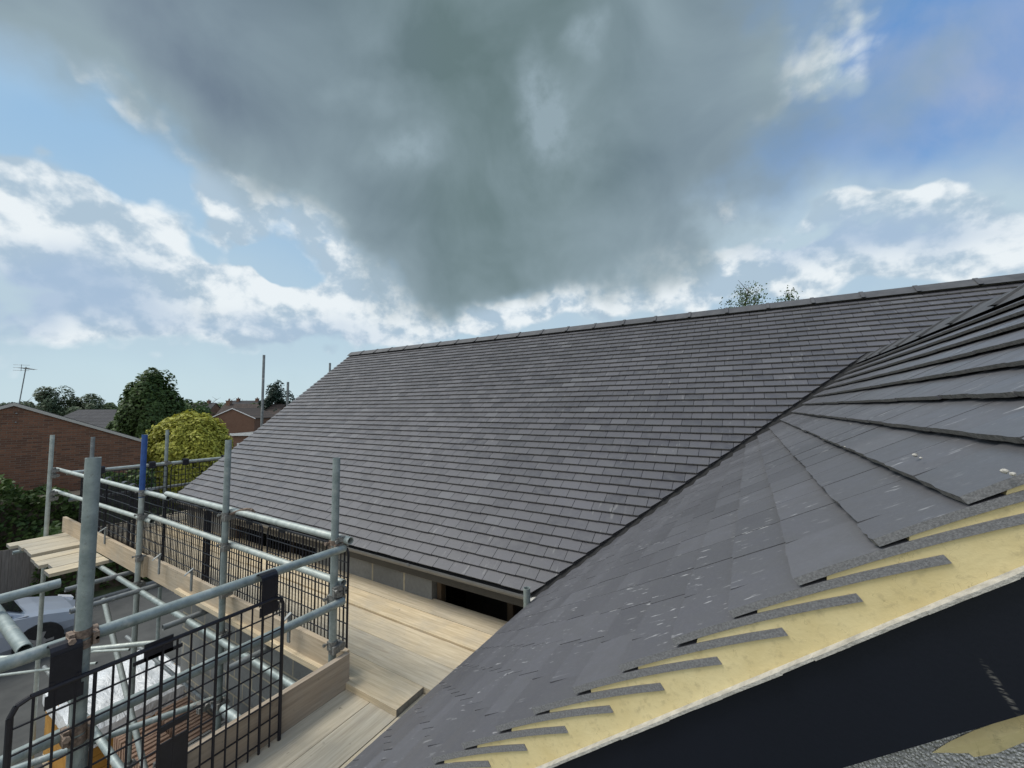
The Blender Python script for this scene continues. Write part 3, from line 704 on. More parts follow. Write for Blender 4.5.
# covered pack
def pack(label, x0, x1, y0, y1, z1):
    t = empty('covered_pack', ((x0 + x1) / 2, (y0 + y1) / 2, GZ)); tag(t, label, 'pack')
    mb = MB()
    n = 5
    for k in range(n):
        za = GZ + .16 + (z1 - GZ - .18) * k / n; zb = GZ + .16 + (z1 - GZ - .18) * (k + 1) / n - .006; mb.box((x0 + U(0, .02), y0, za), (x1 - U(0, .02), y1, zb))
    mb.build('boards', 'amber', t)
    mb = MB()
    for yy in (y0, (y0 + y1) / 2 - .05, y1 - .1): mb.box((x0, yy, GZ + .01), (x1, yy + .1, GZ + .15))
    mb.build('bearer', 'wood_x', t)
    # crumpled sheet with ragged skirt
    mb = MB(); NX, NY = 22, 18; P = {}
    for i in range(NX + 1):
        for j in range(NY + 1):
            x = x0 - .12 + (x1 - x0 + .24) * i / NX; y = y0 - .12 + (y1 - y0 + .24) * j / NY; over = max(x0 - x, x - x1, y0 - y, y - y1, 0)
            P[i, j] = Vector((min(max(x, x0 - .03), x1 + .03), min(max(y, y0 - .03), y1 + .03), z1 + .02 + .02 * sin(5 * x + 3 * y) + U(0, .03) - over * 2.2))
    for i in range(NX):
        for j in range(NY): mb.face([P[i, j], P[i + 1, j], P[i + 1, j + 1], P[i, j + 1]], 0, .5)
    mb.build('polythene_sheet', 'sheet', t, smooth=True)
pack('amber sided pack of boards under a shiny white sheet, on the drive below the scaffold', -9.3, -7.6, 1.75, 3.0, -4.2)
def tile_stack(label, x0, x1, y0, y1, zt, m, nx, rows_=2):
    t = empty('tile_pallet', ((x0 + x1) / 2, (y0 + y1) / 2, GZ)); tag(t, label, 'tile pallet')
    mb = MB(); 
    for k in range(5): mb.box((x0, y0 + (y1 - y0 - .1) * k / 4, GZ + .1), (x1, y0 + (y1 - y0 - .1) * k / 4 + .1, GZ + .125))
    for k in range(3): mb.box((x0 + (x1 - x0 - .1) * k / 2, y0, GZ + .01), (x0 + (x1 - x0 - .1) * k / 2 + .1, y1, GZ + .1))
    mb.build('pallet', 'wood_x', t)
    mb = MB(); n = int((x1 - x0) / nx)
    H = zt - GZ - .13; lay = max(1, round(H / .28)); hh = H / lay
    for L in range(lay):
        for r_ in range(rows_):
            ya = y0 + (y1 - y0) * r_ / rows_; yb = y0 + (y1 - y0) * (r_ + 1) / rows_ - .05
            for k in range(n):
                xa = x0 + k * nx; z0 = GZ + .13 + L * hh
                mb.box((xa, ya + U(0, .01), z0), (xa + nx * .62, yb - U(0, .01), z0 + hh - .012 + U(-.008, .008)))
    mb.build('tiles', m, t)
tile_stack('pallet of terracotta coloured tiles on edge below the deck', -7.0, -5.75, 1.9, 2.72, -4.05, 'terra', .075, 2)
tile_stack('pallet of grey concrete tiles beside the house wall, right of the terracotta ones', -5.6, -4.0, 1.85, 2.72, -3.75, 'greytile', .06, 3)

# ------------------------------------------------------------------ car
def car(loc, rz):
    t = empty('parked_car', loc); t.rotation_euler = (0, 0, rz)
    tag(t, 'silver hatchback parked beyond the drive, bonnet towards the right', 'car')
    # side profile x (front = +x), z ; half widths
    lower = [(-2.05, .30), (-2.10, .62), (-2.02, .92), (-1.2, 1.0), (.75, .95), (1.45, .86), (1.95, .68), (2.08, .45), (2.03, .24)]
    mb = MB()
    secs = [(-2.12, .62, .35, .78), (-2.02, .80, .26, .95), (-1.3, .86, .22, 1.0), (0, .88, .2, .98), (.8, .87, .2, .95), (1.35, .85, .22, .87), (1.85, .74, .24, .72), (2.12, .5, .30, .55)]
    rings = []
    for x, w, z0, z1 in secs:
        ring = []
        for y, z in ((-w * .9, z0), (-w, z0 + .15), (-w, z0 + (z1 - z0) * .6), (-w * .93, z1 - .03), (-w * .75, z1 + .015), (0, z1 + .04), (w * .75, z1 + .015), (w * .93, z1 - .03), (w, z0 + (z1 - z0) * .6), (w, z0 + .15), (w * .9, z0)):
            ring.append((x, y, z))
        rings.append(ring)
    def loft(mb, rings, m=0):
        for a, b in zip(rings, rings[1:]):
            n = len(a)
            for k in range(n): mb.face([a[k], b[k], b[(k + 1) % n], a[(k + 1) % n]], m, .5)
        mb.face(rings[0], m); mb.face(rings[-1][::-1], m)
    loft(mb, rings)
    cab = [(-1.98, .70, .93, 1.0), (-1.6, .66, .95, 1.38), (-.9, .62, .95, 1.47), (0, .61, .95, 1.46), (.35, .62, .95, 1.38), (1.15, .70, .90, .93)]
    loft(mb, [[(x, -w - .12 * (1 if z1 > 1.1 else .6), z0), (x, -w, z1 - .05), (x, -w * .7, z1), (x, w * .7, z1), (x, w, z1 - .05), (x, w + .12 * (1 if z1 > 1.1 else .6), z0)] for x, w, z0, z1 in cab])
    # wheel arches
    for x in (-1.3, 1.3):
        for s in (-1, 1): mb.tube((x, s * .70, .32), (x, s * .892, .32), .37, 20, 1, False)
    mb.build('body', ['cara', 'tyre'], t, smooth=True, local=True)
    g = MB()
    for s in (-1, 1):
        P = [(-1.75, s * .787, .99), (-1.5, s * .695, 1.33), (-.6, s * .665, 1.40), (.28, s * .668, 1.33), (.95, s * .775, .97)]
        if s > 0: P = P[::-1]
        g.face([(x, y + s * .008, z) for x, y, z in P], 0, .5)
    g.face([(1.10, -.60, .965), (1.10, .60, .965), (.40, .55, 1.375), (.40, -.55, 1.375)], 0, .5); g.face([(-2.0, .58, 1.02), (-2.0, -.58, 1.02), (-1.64, -.55, 1.36), (-1.64, .55, 1.36)], 0, .5)
    g.build('window', 'glass', t, local=True)
    for x in (-1.3, 1.3):
        for s in (-1, 1):
            w = MB(); w.tube((x, s * .74, .31), (x, s * .90, .31), .31, 24, 0, False); wo = w.build('wheel', 'tyre', t, smooth=True, local=True)
            w = MB(); w.tube((x, s * .895, .31), (x, s * .905, .31), .10, 12, 0, False)
            for k in range(5): a = 2 * pi * k / 5; w.obox((x + .11 * cos(a), s * .905, .31 + .11 * sin(a)), (.1 * cos(a), 0, .1 * sin(a)), (0, .006, 0), (-.025 * sin(a), 0, .025 * cos(a)))
            w.build('rim', 'rim', wo, local=True)
    for s in (-1, 1):
        w = MB(); w.obox((1.93, s * .55, .64), (.10, -s * .05, -.03), (0, .12, 0), (.02, 0, .06)); w.build('headlight', 'lamp', t, local=True)
        w = MB(); w.obox((.75, s * .93, .99), (.06, 0, 0), (0, .08, 0), (0, 0, .05)); w.build('mirror', 'cara', t, local=True)
        w = MB(); w.obox((.1, s * .887, .72), (.012, 0, 0), (0, .003, 0), (0, 0, .2)); w.build('door_seam', 'tyre', t, local=True)
    return t
car((-14.2, 1.05, GZ), pi / 2)

# ------------------------------------------------------------------ vegetation
def leaves(mb, ctr, rx, ry, rz, n, size, clusters=26, shell=.55, hollow=0.35, seed=0):
    rnd = random.Random(seed); cl = []
    for k in range(clusters):
        while True:
            v = Vector((rnd.uniform(-1, 1), rnd.uniform(-1, 1), rnd.uniform(-.85, 1)))
            if hollow < v.length < 1: break
        v *= (.62 + .38 * rnd.random()) / max(v.length, .5) * .86
        if hollow >= .7: v = v.normalized() * rnd.uniform(.74, .86)
        cl.append((v, rnd.uniform(.13, .22) if hollow >= .7 else rnd.uniform(.16, .40)))
    for i in range(n):
        v, r_ = cl[rnd.randrange(len(cl))]
        while True:
            q = Vector((rnd.uniform(-1, 1), rnd.uniform(-1, 1), rnd.uniform(-1, 1)))
            if q.length < 1: break
        q = q.normalized() * (q.length ** .5) * r_; p = v + q
        if p.z < -1: p.z = -1 + rnd.random() * .1
        P = Vector((ctr[0] + p.x * rx, ctr[1] + p.y * ry, ctr[2] + p.z * rz))
        nrm = (p.normalized() + Vector((rnd.uniform(-1, 1), rnd.uniform(-1, 1), rnd.uniform(-.3, 1.1))) * .9).normalized()
        a = nrm.orthogonal().normalized(); b = nrm.cross(a); th = rnd.uniform(0, 2 * pi); a, b = a * cos(th) + b * sin(th), b * cos(th) - a * sin(th)
        s = size * rnd.uniform(.6, 1.3)
        mb.face([P - a * s, P - b * s * .55, P + a * s, P + b * s * .55], 0, rnd.random())
def trunk(mb, base, top, r0, r1, limbs, seed=0, spread=1.0):
    rnd = random.Random(seed); base, top = Vector(base), Vector(top); pts = [base + (top - base) * t + Vector((rnd.uniform(-.06, .06), rnd.uniform(-.06, .06), 0)) * (t > 0) for t in (0, .35, .7, 1)]
    for k in range(3): mb.tube(pts[k], pts[k + 1], r0 + (r1 - r0) * k / 3, 8, 0, False, r1=r0 + (r1 - r0) * (k + 1) / 3)
    for k in range(limbs):
        p = base + (top - base) * rnd.uniform(.45, 1); a = 2 * pi * k / limbs + rnd.random()
        e = p + Vector((cos(a) * spread, sin(a) * spread, rnd.uniform(.3, 1.0) * spread)) * rnd.uniform(.6, 1)
        mb.tube(p, e, r1 * .7, 6, 0, False, r1=r1 * .2)
        for q in range(2):
            e2 = e + Vector((rnd.uniform(-1, 1), rnd.uniform(-1, 1), rnd.uniform(.1, 1))) * spread * .45; mb.tube(e, e2, r1 * .25, 5, 0, False, r1=r1 * .08)
def tree(name, label, cat, base, top_z, rx, crown_lo, leaf, n, size, clusters=26, seed=1, group=None, ry=None, hollow=.35):
    t = empty(name, base); tag(t, label, cat, group)
    cz = (top_z + crown_lo) / 2; rz = (top_z - crown_lo) / 2
    mb = MB(); trunk(mb, base, (base[0], base[1], cz + rz * .35), max(.06, rx * .09), max(.03, rx * .035), 9, seed, rx * .7); mb.build('trunk', 'bark', t)
    mb = MB(); leaves(mb, (base[0], base[1], cz), rx, ry or rx, rz, n, size, clusters, seed=seed, hollow=hollow); mb.build('crown', leaf, t)
    return t
TG2 = 'trees on the skyline'
def T(px, d): return tuple(far(px, d, GZ))
tree('broadleaf_tree', 'tall dark broadleaf tree behind the yellow green bush', 'tree', T(151, 28), 2.75, 1.95, -5.0, 'leaf_dark', 42000, .13, 80, 3)
tree('broadleaf_tree', 'dark shrubby growth at the left foot of the tall dark tree', 'shrub', T(118, 27), -.6, 1.5, -4.8, 'leaf_mid', 9000, .09, 26, 4)
tree('rounded_bush', 'large rounded yellow green bush at the end of the brick wall', 'bush', T(190, 20), -.05, 2.0, -5.2, 'leaf_lime', 70000, .085, 330, 15, hollow=.7)
tree('broadleaf_tree', 'dusty green round topped tree right above the brick gable roof', 'tree', T(47, 52), 3.1, 3.0, -4, 'leaf_grey', 9000, .17, 34, 6, TG2)
tree('broadleaf_tree', 'lower wider tree between the round topped one and the tall dark tree', 'tree', T(88, 54), 2.3, 3.0, -4, 'leaf_grey', 9000, .17, 30, 7, TG2)
tree('broadleaf_tree', 'wide skyline tree with low crown left of the tall dark tree', 'tree', T(112, 60), 1.2, 3.0, -4, 'leaf_mid', 6000, .2, 24, 17, TG2)
tree('conifer', 'small dark blue green conifer left of the thin scaffold poles', 'tree', T(276, 60), 3.6, 2.3, -4, 'leaf_fir', 12000, .2, 40, 8, TG2)
for i, (px, d, tz, rx, lab) in enumerate([(187, 85, 2.6, 4.2, 'distant tree just right of the tall dark tree'), (203, 95, 1.9, 4.5, 'distant tree low over the left end of the far roofs'), (222, 105, 1.7, 5, 'distant tree behind the brick gabled house'),
                                          (246, 100, 2.4, 5, 'distant tree over the gap between far roofs'), (262, 80, 1.6, 4, 'distant tree left of the conifer'), (298, 75, 2.3, 3.4, 'distant tree poking out beside the roof verge'), (316, 80, 2.6, 4, 'distant tree mostly hidden by the roof verge'), (20, 75, 2.0, 4, 'distant tree left of the aerial mast')]):
    tree('broadleaf_tree', lab, 'tree', T(px, d), tz, rx, -4, 'leaf_grey' if i % 2 else 'leaf_mid', 4500, .3, 26, 20 + i, TG2)
# trees whose tops show over the main ridge
def sparse_tree(px, d, topz, rx, seed, label):
    b = far(px, d, GZ); t = empty('garden_tree', b); tag(t, label, 'tree', 'tree tops over the ridge')
    mb = MB(); trunk(mb, b, (b.x, b.y, topz - .9), .14, .05, 8, seed, rx * .8)
    rnd = random.Random(seed); tips = []
    for k in range(13):
        a = rnd.uniform(0, 2 * pi); r_ = rx * rnd.uniform(.1, .95); tp = Vector((b.x + r_ * cos(a), b.y + r_ * sin(a), topz - rnd.uniform(0, .9) - r_ * .3)); mb.tube((b.x + r_ * .3 * cos(a), b.y + r_ * .3 * sin(a), topz - 1.7), tp, .018, 5, 0, False, r1=.005); tips.append(tp)
    mb.build('trunk', 'bark', t); mb = MB()
    for tp in tips:
        for q in range(90):
            s = rnd.random(); P = tp + Vector((rnd.gauss(0, .13), rnd.gauss(0, .13), rnd.gauss(-.1, .16) - s * .5)); n = Vector((rnd.uniform(-1, 1), rnd.uniform(-1, 1), rnd.uniform(-.2, 1))).normalized(); a = n.orthogonal().normalized(); c_ = n.cross(a); z = .038 * rnd.uniform(.6, 1.3)
            mb.face([P - a * z, P - c_ * z * .6, P + a * z, P + c_ * z * .6], 0, rnd.random())
    leaves(mb, (b.x, b.y, topz - 2.9), rx, rx, 1.3, 3500, .06, 20, seed=seed)
    mb.build('crown', 'leaf_mid', t)
sparse_tree(748, 14, 4.42, 1.0, 31, 'wispy tree top showing over the ridge, left one')
sparse_tree(790, 14.6, 4.44, .85, 32, 'denser tree top showing over the ridge, right one')
# hedge in front of the brick gable
def hedge(label, p0, p1, h, thick, n, seed, leaf='leaf_dark', size=.075):
    p0, p1 = Vector(p0), Vector(p1); d = p1 - p0; L = d.length; d.normalize(); s = Vector((-d.y, d.x, 0)); rnd = random.Random(seed); mb = MB()
    t = empty('hedge', (p0 + p1) / 2); tag(t, label, 'hedge')
    for i in range(n):
        u = rnd.random() * L; top = h * (.86 + .10 * sin(u * 1.9 + seed) + .07 * sin(u * 5.1)); v = rnd.uniform(-1, 1); w = rnd.random() ** .6 * top
        edge = rnd.random()
        if edge < .6: v = math.copysign(.8 + .2 * rnd.random(), v) * (1 + .25 * sin(u * 3 + w * 4))
        P = p0 + d * u + s * (v * thick) + Vector((0, 0, w)); nn = Vector((rnd.uniform(-1, 1), rnd.uniform(-1, 1), rnd.uniform(-.1, 1.2))).normalized(); a = nn.orthogonal().normalized(); c_ = nn.cross(a); z = size * rnd.uniform(.6, 1.4)
        mb.face([P - a * z, P - c_ * z * .6, P + a * z, P + c_ * z * .6], 0, rnd.random())
    mb.build('foliage', leaf, t)
    mb = MB(); mb.obox((p0 + p1) / 2 + Vector((0, 0, h * .38)), d * (L / 2 - .1), s * (thick * .7), Vector((0, 0, h * .38))); mb.build('inner_branches', 'bark', t)
hedge('dark overgrown hedge in front of the brick gable wall', (-20.2, -4, GZ), (-20.2, 6.1, GZ), 3.2, .8, 26000, 2)
hedge('dark low hedge behind the parked car and platform', (-17.4, 2.9, GZ), (-16.4, 8.5, GZ), 2.2, .8, 14000, 5)
# fence
fn = empty('timber_fence', (-16.9, 0, GZ)); tag(fn, 'grey weathered close board fence behind the silver car', 'fence')
mb = MB(); y = -4.0
while y < 4.6: mb.box((-16.9 + U(-.005, .005), y, GZ + .03), (-16.88 + U(0, .01), y + .115, GZ + 1.65 + U(-.01, .01))); y += .12
mb.build('boards', 'fence', fn)
for y in (-4, -1.2, 1.6, 4.5): mb = MB(); mb.box((-17.0, y, GZ), (-16.905, y + .09, GZ + 1.7)); mb.build('post', 'fence', fn)

# ------------------------------------------------------------------ neighbouring houses
def gable_house(name, label, ctr, ang, half_w, eave_z, ridge_z, depth, wall_m, roof_m, overhang=.1, barge='white', extra=None):
    """gable wall centred at ctr facing local -y; ang = rotation about z; mesh in local space so textures follow the wall"""
    t = empty(name, (ctr[0], ctr[1], GZ)); t.rotation_euler = (0, 0, ang); tag(t, label, 'house')
    e, r_ = eave_z - GZ, ridge_z - GZ
    mb = MB(); P = [(-half_w, 0, 0), (half_w, 0, 0), (half_w, 0, e), (0, 0, r_), (-half_w, 0, e)]
    mb.prism(P, [(x, depth, z) for x, y, z in P])
    def bl(mb, nm, m, par=t):
        me = bpy.data.meshes.new(nm); me.from_pydata(mb.v, [], mb.f); me.materials.append(MT[m]); o = bpy.data.objects.new(nm, me); COL.objects.link(o); o.parent = par; return o
    bl(mb, 'wall', wall_m)
    mb = MB(); sl = (r_ - e) / half_w; ov = .2
    for s in (-1, 1):
        A = [(0, -overhang, r_ + .012), (0, depth + overhang, r_ + .012), (s * (half_w + ov), depth + overhang, e - sl * ov + .012), (s * (half_w + ov), -overhang, e - sl * ov + .012)]
        if s > 0: A = A[::-1]
        mb.prism(A, [(x, y, z + .09) for x, y, z in A][::1])
    rf = bl(mb, 'roof', roof_m)
    mb = MB()
    for s in (-1, 1):
        A = [(0, r_ + .08), (s * (half_w + ov), e - sl * ov + .08), (s * (half_w + ov), e - sl * ov - .03), (0, r_ - .03)]
        mb.prism([(x, -overhang - .02, z) for x, z in A], [(x, -overhang - .001, z) for x, z in A])
    bl(mb, 'bargeboard', barge)
    return t, bl
E1 = far(143, 17, 0); dr = Vector((E1.x, E1.y, 0)).normalized(); dr = Matrix.Rotation(radians(9), 3, 'Z') @ dr; wd_ = Vector((dr.y, -dr.x, 0))
ctr = E1 - wd_ * 3.45; angv = math.atan2(R0.y, R0.x)
t, bl = gable_house('brick_house', 'dark red brick house with a blank gable wall and a television aerial, far left', ctr, math.atan2(wd_.y, wd_.x), 3.45, -1.33, .2, 9, 'brick', 'roof_grey', .05, 'undercloak')
# aerial
an = empty('television_aerial', far(16.5, 14.6, 0)); tag(an, 'thin television aerial on a leaning mast fixed to the brick gable', 'aerial'); A = far(16.5, 14.6, 0)
mb = MB(); mb.tube((A.x, A.y, -.5), (A.x + .12, A.y + .14, 1.62), .016, 8, 0, False); mb.build('mast', 'galv_dark', an)
mb = MB(); top = Vector((A.x + .12, A.y + .14, 1.56)); d = (dr * .93 + wd_ * .38).normalized(); e = Vector((-d.y, d.x, 0))
mb.tube(top - d * .3, top + d * .55, .010, 6, 0, False)
for k in range(7): p = top - d * .2 + d * .11 * k; mb.tube(p - e * .13, p + e * .13, .005, 5, 0, False)
for s_ in (-1, 0, 1): mb.tube(top - d * .3 - e * .2 + U0 * .1 * s_, top - d * .3 + e * .2 + U0 * .1 * s_, .006, 5, 0, False)
mb.tube(top - d * .3 - U0 * .12, top - d * .3 + U0 * .12, .008, 5, 0, False)
mb.build('antenna', 'galv_dark', an)
mb = MB(); [mb.obox((A.x, A.y, zz), dr * .5, wd_ * .02, (0, 0, .02)) for zz in (-.42, -.1)]; mb.build('bracket', 'galv_dark', an)
def long_house(name, label, px0, px1, d, eave, ridge, wall_m, roof_m, depth=7, chim=None, tilt=0):
    a, b = far(px0, d, GZ), far(px1, d * (1 + tilt), GZ); v = b - a; w = v.length; ang = math.atan2(v.y, v.x); m = (a + b) / 2
    t = empty(name, m); t.rotation_euler = (0, 0, ang); tag(t, label, 'house')
    def bl(mb, nm, mm, par=t):
        me = bpy.data.meshes.new(nm); me.from_pydata(mb.v, [], mb.f); me.materials.append(MT[mm]); o = bpy.data.objects.new(nm, me); COL.objects.link(o); o.parent = par; return o
    e, r_ = eave - GZ, ridge - GZ; hw = w / 2; dd = depth / 2
    mb = MB(); P = [(-hw, 0, 0), (-hw, 0, e), (-hw, dd, r_), (-hw, depth, e), (-hw, depth, 0)]; mb.prism(P[::-1], [(hw, y, z) for x, y, z in P][::-1]); bl(mb, 'wall', wall_m)
    mb = MB(); k = (r_ - e) / dd
    for s, y0 in ((1, 0), (-1, depth)):
        A = [(-hw - .15, y0 - s * .3, e - .3 * k + .01), (hw + .15, y0 - s * .3, e - .3 * k + .01), (hw + .15, dd, r_ + .01), (-hw - .15, dd, r_ + .01)]
        mb.prism([(x, y, z + .1) for x, y, z in A], A)
    rf = bl(mb, 'roof', roof_m)
    if chim is not None:
        for cx in chim:
            mb = MB(); x = -hw + w * cx; mb.box((x - .3, dd - .3, r_ - .5), (x + .3, dd + .3, r_ + .55)); mb.box((x - .35, dd - .35, r_ + .55), (x + .35, dd + .35, r_ + .63))
            mb.tube((x, dd, r_ + .63), (x, dd, r_ + .9), .11, 8, 0, False); bl(mb, 'chimney', 'brick_far', rf)
    mb = MB(); mb.box((-hw - .1, -.33, e - .3 * k - .12), (hw + .1, -.3, e - .3 * k + .03)); bl(mb, 'gutter', 'white')
    n = max(2, int(w / 3))
    for i in range(n):
        x = -hw + w * (i + .5) / n; mb = MB(); mb.box((x - .6, -.03, e - 1.7), (x + .6, .02, e - .6)); wd = bl(mb, 'window', 'white'); mb = MB(); mb.box((x - .54, -.035, e - 1.64), (x - .03, -.031, e - .66)); mb.box((x + .03, -.035, e - 1.64), (x + .54, -.031, e - .66)); bl(mb, 'pane', 'glass', wd)
    return t
long_house('tiled_house', 'grey tiled low house behind the brick gable, seen under the skyline trees', 40, 112, 38, -1.75, -.05, 'brick_far', 'roof_grey')
long_house('tiled_house', 'far house with a dark brown roof behind the brick gabled one', 208, 246, 58, -2.4, .75, 'brick_far', 'roof_brown', chim=[.1])
long_house('tiled_house', 'far brown roofed house left of the tallest thin scaffold pole', 243, 270, 56, -2.0, .65, 'brick_far', 'roof_brown')
long_house('tiled_house', 'very distant roof on the horizon above the yellow green bush', 168, 204, 90, -1.6, 1.5, 'brick_far', 'roof_grey', chim=[.8])
long_house('tiled_house', 'very distant roof on the horizon above the gabled house', 222, 250, 92, -1.6, 2.0, 'brick_far', 'roof_grey', chim=[.2, .9])
long_house('tiled_house', 'small brown roof right of the tallest pole, by the verge of the new roof', 262, 292, 44, -2.6, .1, 'brick_far', 'roof_brown', tilt=-.2)
gh, bl = gable_house('brick_house', 'small orange brick house with white edged gable beyond the yellow green bush', far(233, 50, GZ), angv + .1, 2.6, -1.1, .1, 6, 'brick_far', 'roof_brown', .15)
ex = empty('garage', far(250, 38, GZ)); ex.rotation_euler = (0, 0, angv); tag(ex, 'flat roofed garage with white fascia between the bush and the new roof', 'garage')
for nm, a, b, m_ in (('wall', (-1.5, 0, 0), (2.4, 5, 2.85), 'brick_far'), ('roof', (-1.7, -.15, 2.86), (2.6, 5.2, 3.0), 'greytile'), ('fascia', (-1.72, -.18, 2.80), (2.62, -.155, 3.03), 'white'), ('door', (-1.1, -.03, .02), (1.2, -.004, 2.1), 'white')):
    mb = MB(); mb.box(a, b); me = bpy.data.meshes.new(nm); me.from_pydata(mb.v, [], mb.f); me.materials.append(MT[m_]); o = bpy.data.objects.new(nm, me); COL.objects.link(o); o.parent = ex

# ------------------------------------------------------------------ sky and light
SD = Vector((-1, -.55, 0)); SUN_EL, SUN_AZ = radians(54), math.atan2(SD.x, SD.y)
W = bpy.data.worlds.new('World'); S.world = W; W.use_nodes = True; t = NT(W.node_tree); bg = t.n['Background']
sky = t.node('ShaderNodeTexSky', sky_type='NISHITA', sun_disc=False, sun_elevation=SUN_EL, sun_rotation=SUN_AZ, air_density=1.0, dust_density=1.2)
STR = .10
gen = t.node('ShaderNodeTexCoord').outputs['Generated']
nrmv = t.node('ShaderNodeVectorMath', operation='NORMALIZE'); t.l.new(gen, nrmv.inputs[0]); D = nrmv.outputs[0]
sep = t.node('ShaderNodeSeparateXYZ', {0: D}).outputs; el = sep[2]
def blob(px, py, rx, ry, rot=0, amp=1.0):
    w = ray(px, py).normalized(); k = (ray(px, py).length) * F_PX; u = CR - w * CR.dot(w); u.normalize(); v = w.cross(u)
    if v.dot(CU) < 0: v = -v
    a = radians(rot); u2 = u * cos(a) + v * sin(a); v2 = -u * sin(a) + v * cos(a); w2 = u2.cross(v2)
    L = ray(px, py).length; ab = []
    for ax_, q in ((u2, rx), (v2, ry)):
        d_ = t.node('ShaderNodeVectorMath', operation='DOT_PRODUCT'); t.l.new(DW, d_.inputs[0]); d_.inputs[1].default_value = tuple(ax_ * (F_PX * L / q) / 1.0); ab.append(d_.outputs['Value'])
    cb = t.node('ShaderNodeCombineXYZ', {0: ab[0], 1: ab[1]})
    ln = t.node('ShaderNodeVectorMath', operation='LENGTH'); t.l.new(cb.outputs[0], ln.inputs[0])
    return t.mr(ln.outputs['Value'], .1, 1.75, amp, 0, 'SMOOTHSTEP')
# billow-warped direction
wn = t.noise(D, 3.4, 4, .55, 0, 'Color'); wv = t.node('ShaderNodeVectorMath', operation='SUBTRACT'); t.l.new(wn, wv.inputs[0]); wv.inputs[1].default_value = (.5, .5, .5)
ws = t.node('ShaderNodeVectorMath', operation='SCALE'); t.l.new(wv.outputs[0], ws.inputs[0]); ws.inputs['Scale'].default_value = .22
wa = t.node('ShaderNodeVectorMath', operation='ADD'); t.l.new(D, wa.inputs[0]); t.l.new(ws.outputs[0], wa.inputs[1]); DW = wa.outputs[0]
def field(items, start=0.0):
    acc = None
    for px, py, rx, ry, rot, amp in items:
        b = blob(px, py, rx, ry, rot, amp); acc = b if acc is None else t.math('ADD', acc, b)
    return acc
flat = scaled(t, D, (1, 1, 1.25))
def billow(vec):
    vo = t.node('ShaderNodeTexVoronoi', {'Scale': 11.0, 'Detail': 2.0, 'Roughness': .5}, feature='F1'); t.l.new(vec, vo.inputs['Vector'])
    n_ = t.noise(vec, 6.0, 7, .54)
    return t.math('ADD', t.math('MULTIPLY', n_, .72), t.math('MULTIPLY', t.math('SUBTRACT', .75, vo.outputs['Distance']), .32))
wf2 = t.node('ShaderNodeVectorMath', operation='ADD'); t.l.new(flat, wf2.inputs[0]); w3 = t.node('ShaderNodeVectorMath', operation='SCALE'); t.l.new(ws.outputs[0], w3.inputs[0]); w3.inputs['Scale'].default_value = .25; t.l.new(w3.outputs[0], wf2.inputs[1])
sh = t.node('ShaderNodeVectorMath', operation='ADD'); t.l.new(wf2.outputs[0], sh.inputs[0]); sh.inputs[1].default_value = tuple(CU * .028 + CR * .014)
puff = billow(wf2.outputs[0]); puff1 = t.noise(wf2.outputs[0], 7.0, 6, .54); puff2 = t.noise(sh.outputs[0], 7.0, 6, .54); soft = t.noise(D, 2.6, 6, .5, .3)
side = t.node('ShaderNodeVectorMath', operation='DOT_PRODUCT'); t.l.new(D, side.inputs[0]); side.inputs[1].default_value = tuple(R0)
deep = t.mix(t.mr(side.outputs['Value'], -.6, .5), srgb(138, 174, 205), srgb(92, 138, 194))
blue = t.mix(t.mr(el, .0, .50, interp='SMOOTHSTEP'), srgb(182, 204, 212), deep)
skyc = t.node('ShaderNodeVectorMath', operation='SCALE'); t.l.new(sky.outputs[0], skyc.inputs[0]); skyc.inputs['Scale'].default_value = STR
base = t.mix(.93, skyc.outputs[0], blue)
# thin bright veil low in the sky and lilac haze high on the right
vf = field([(850, 250, 230, 64, 8, .95), (700, 240, 110, 50, 0, .5), (60, 300, 230, 70, -10, .7), (330, 325, 190, 50, 0, .55), (600, 300, 190, 45, 0, .6), (960, 200, 90, 40, 0, .5), (740, 215, 90, 50, 0, .45), (20, 50, 70, 50, 0, .5), (250, 220, 80, 40, -20, .4)], 0)
veil = t.math('MULTIPLY', vf, t.mr(soft, .30, .62, .35, 1.15), clamp=True)
lav = field([(960, 70, 130, 100, 0, .8), (880, 10, 80, 40, 0, .5), (1010, 150, 70, 60, 0, .6), (20, 20, 80, 50, 0, .5)], 0)
col = t.mix(t.math('MULTIPLY', lav, t.mr(t.noise(D, 4.5, 6, .55, .4), .38, .62, .0, .9), clamp=True), base, srgb(142, 160, 190))
col = t.mix(veil, col, srgb(170, 190, 203))
# cumulus
wf = field([(30, 235, 100, 50, -28, .46), (130, 265, 110, 44, -28, .46), (215, 285, 60, 26, -20, .32), (20, 320, 120, 30, 0, .22), (92, 100, 60, 24, -45, .62), (205, 212, 42, 20, -5, .46), (262, 222, 64, 34, -25, .44), (235, 180, 40, 16, -20, .25),
            (345, 245, 34, 38, 0, .46), (375, 295, 75, 40, -10, .44), (300, 305, 80, 28, -5, .40), (195, 330, 90, 18, 0, .20), (460, 322, 90, 18, 5, .2), (600, 300, 90, 26, 0, .22),
            (808, 80, 60, 48, 45, .50), (744, 200, 24, 22, 0, .42), (868, 194, 56, 13, 25, .50), (1020, 232, 36, 24, 45, .46), (975, 185, 70, 26, 15, .30), (700, 275, 130, 36, 5, .38), (480, 310, 90, 24, 5, .3), (150, 350, 230, 26, 0, .34), (830, 268, 260, 34, 8, .30), (940, 215, 90, 30, 15, .22), (890, 262, 160, 22, 8, .34),
            (270, 272, 46, 13, -18, -.45), (150, 185, 70, 22, -33, -.40), (60, 120, 90, 40, 0, -.22), (870, 130, 90, 34, 5, -.30), (900, 235, 60, 18, 10, -.1), (690, 230, 40, 20, 0, -.1)], 0)
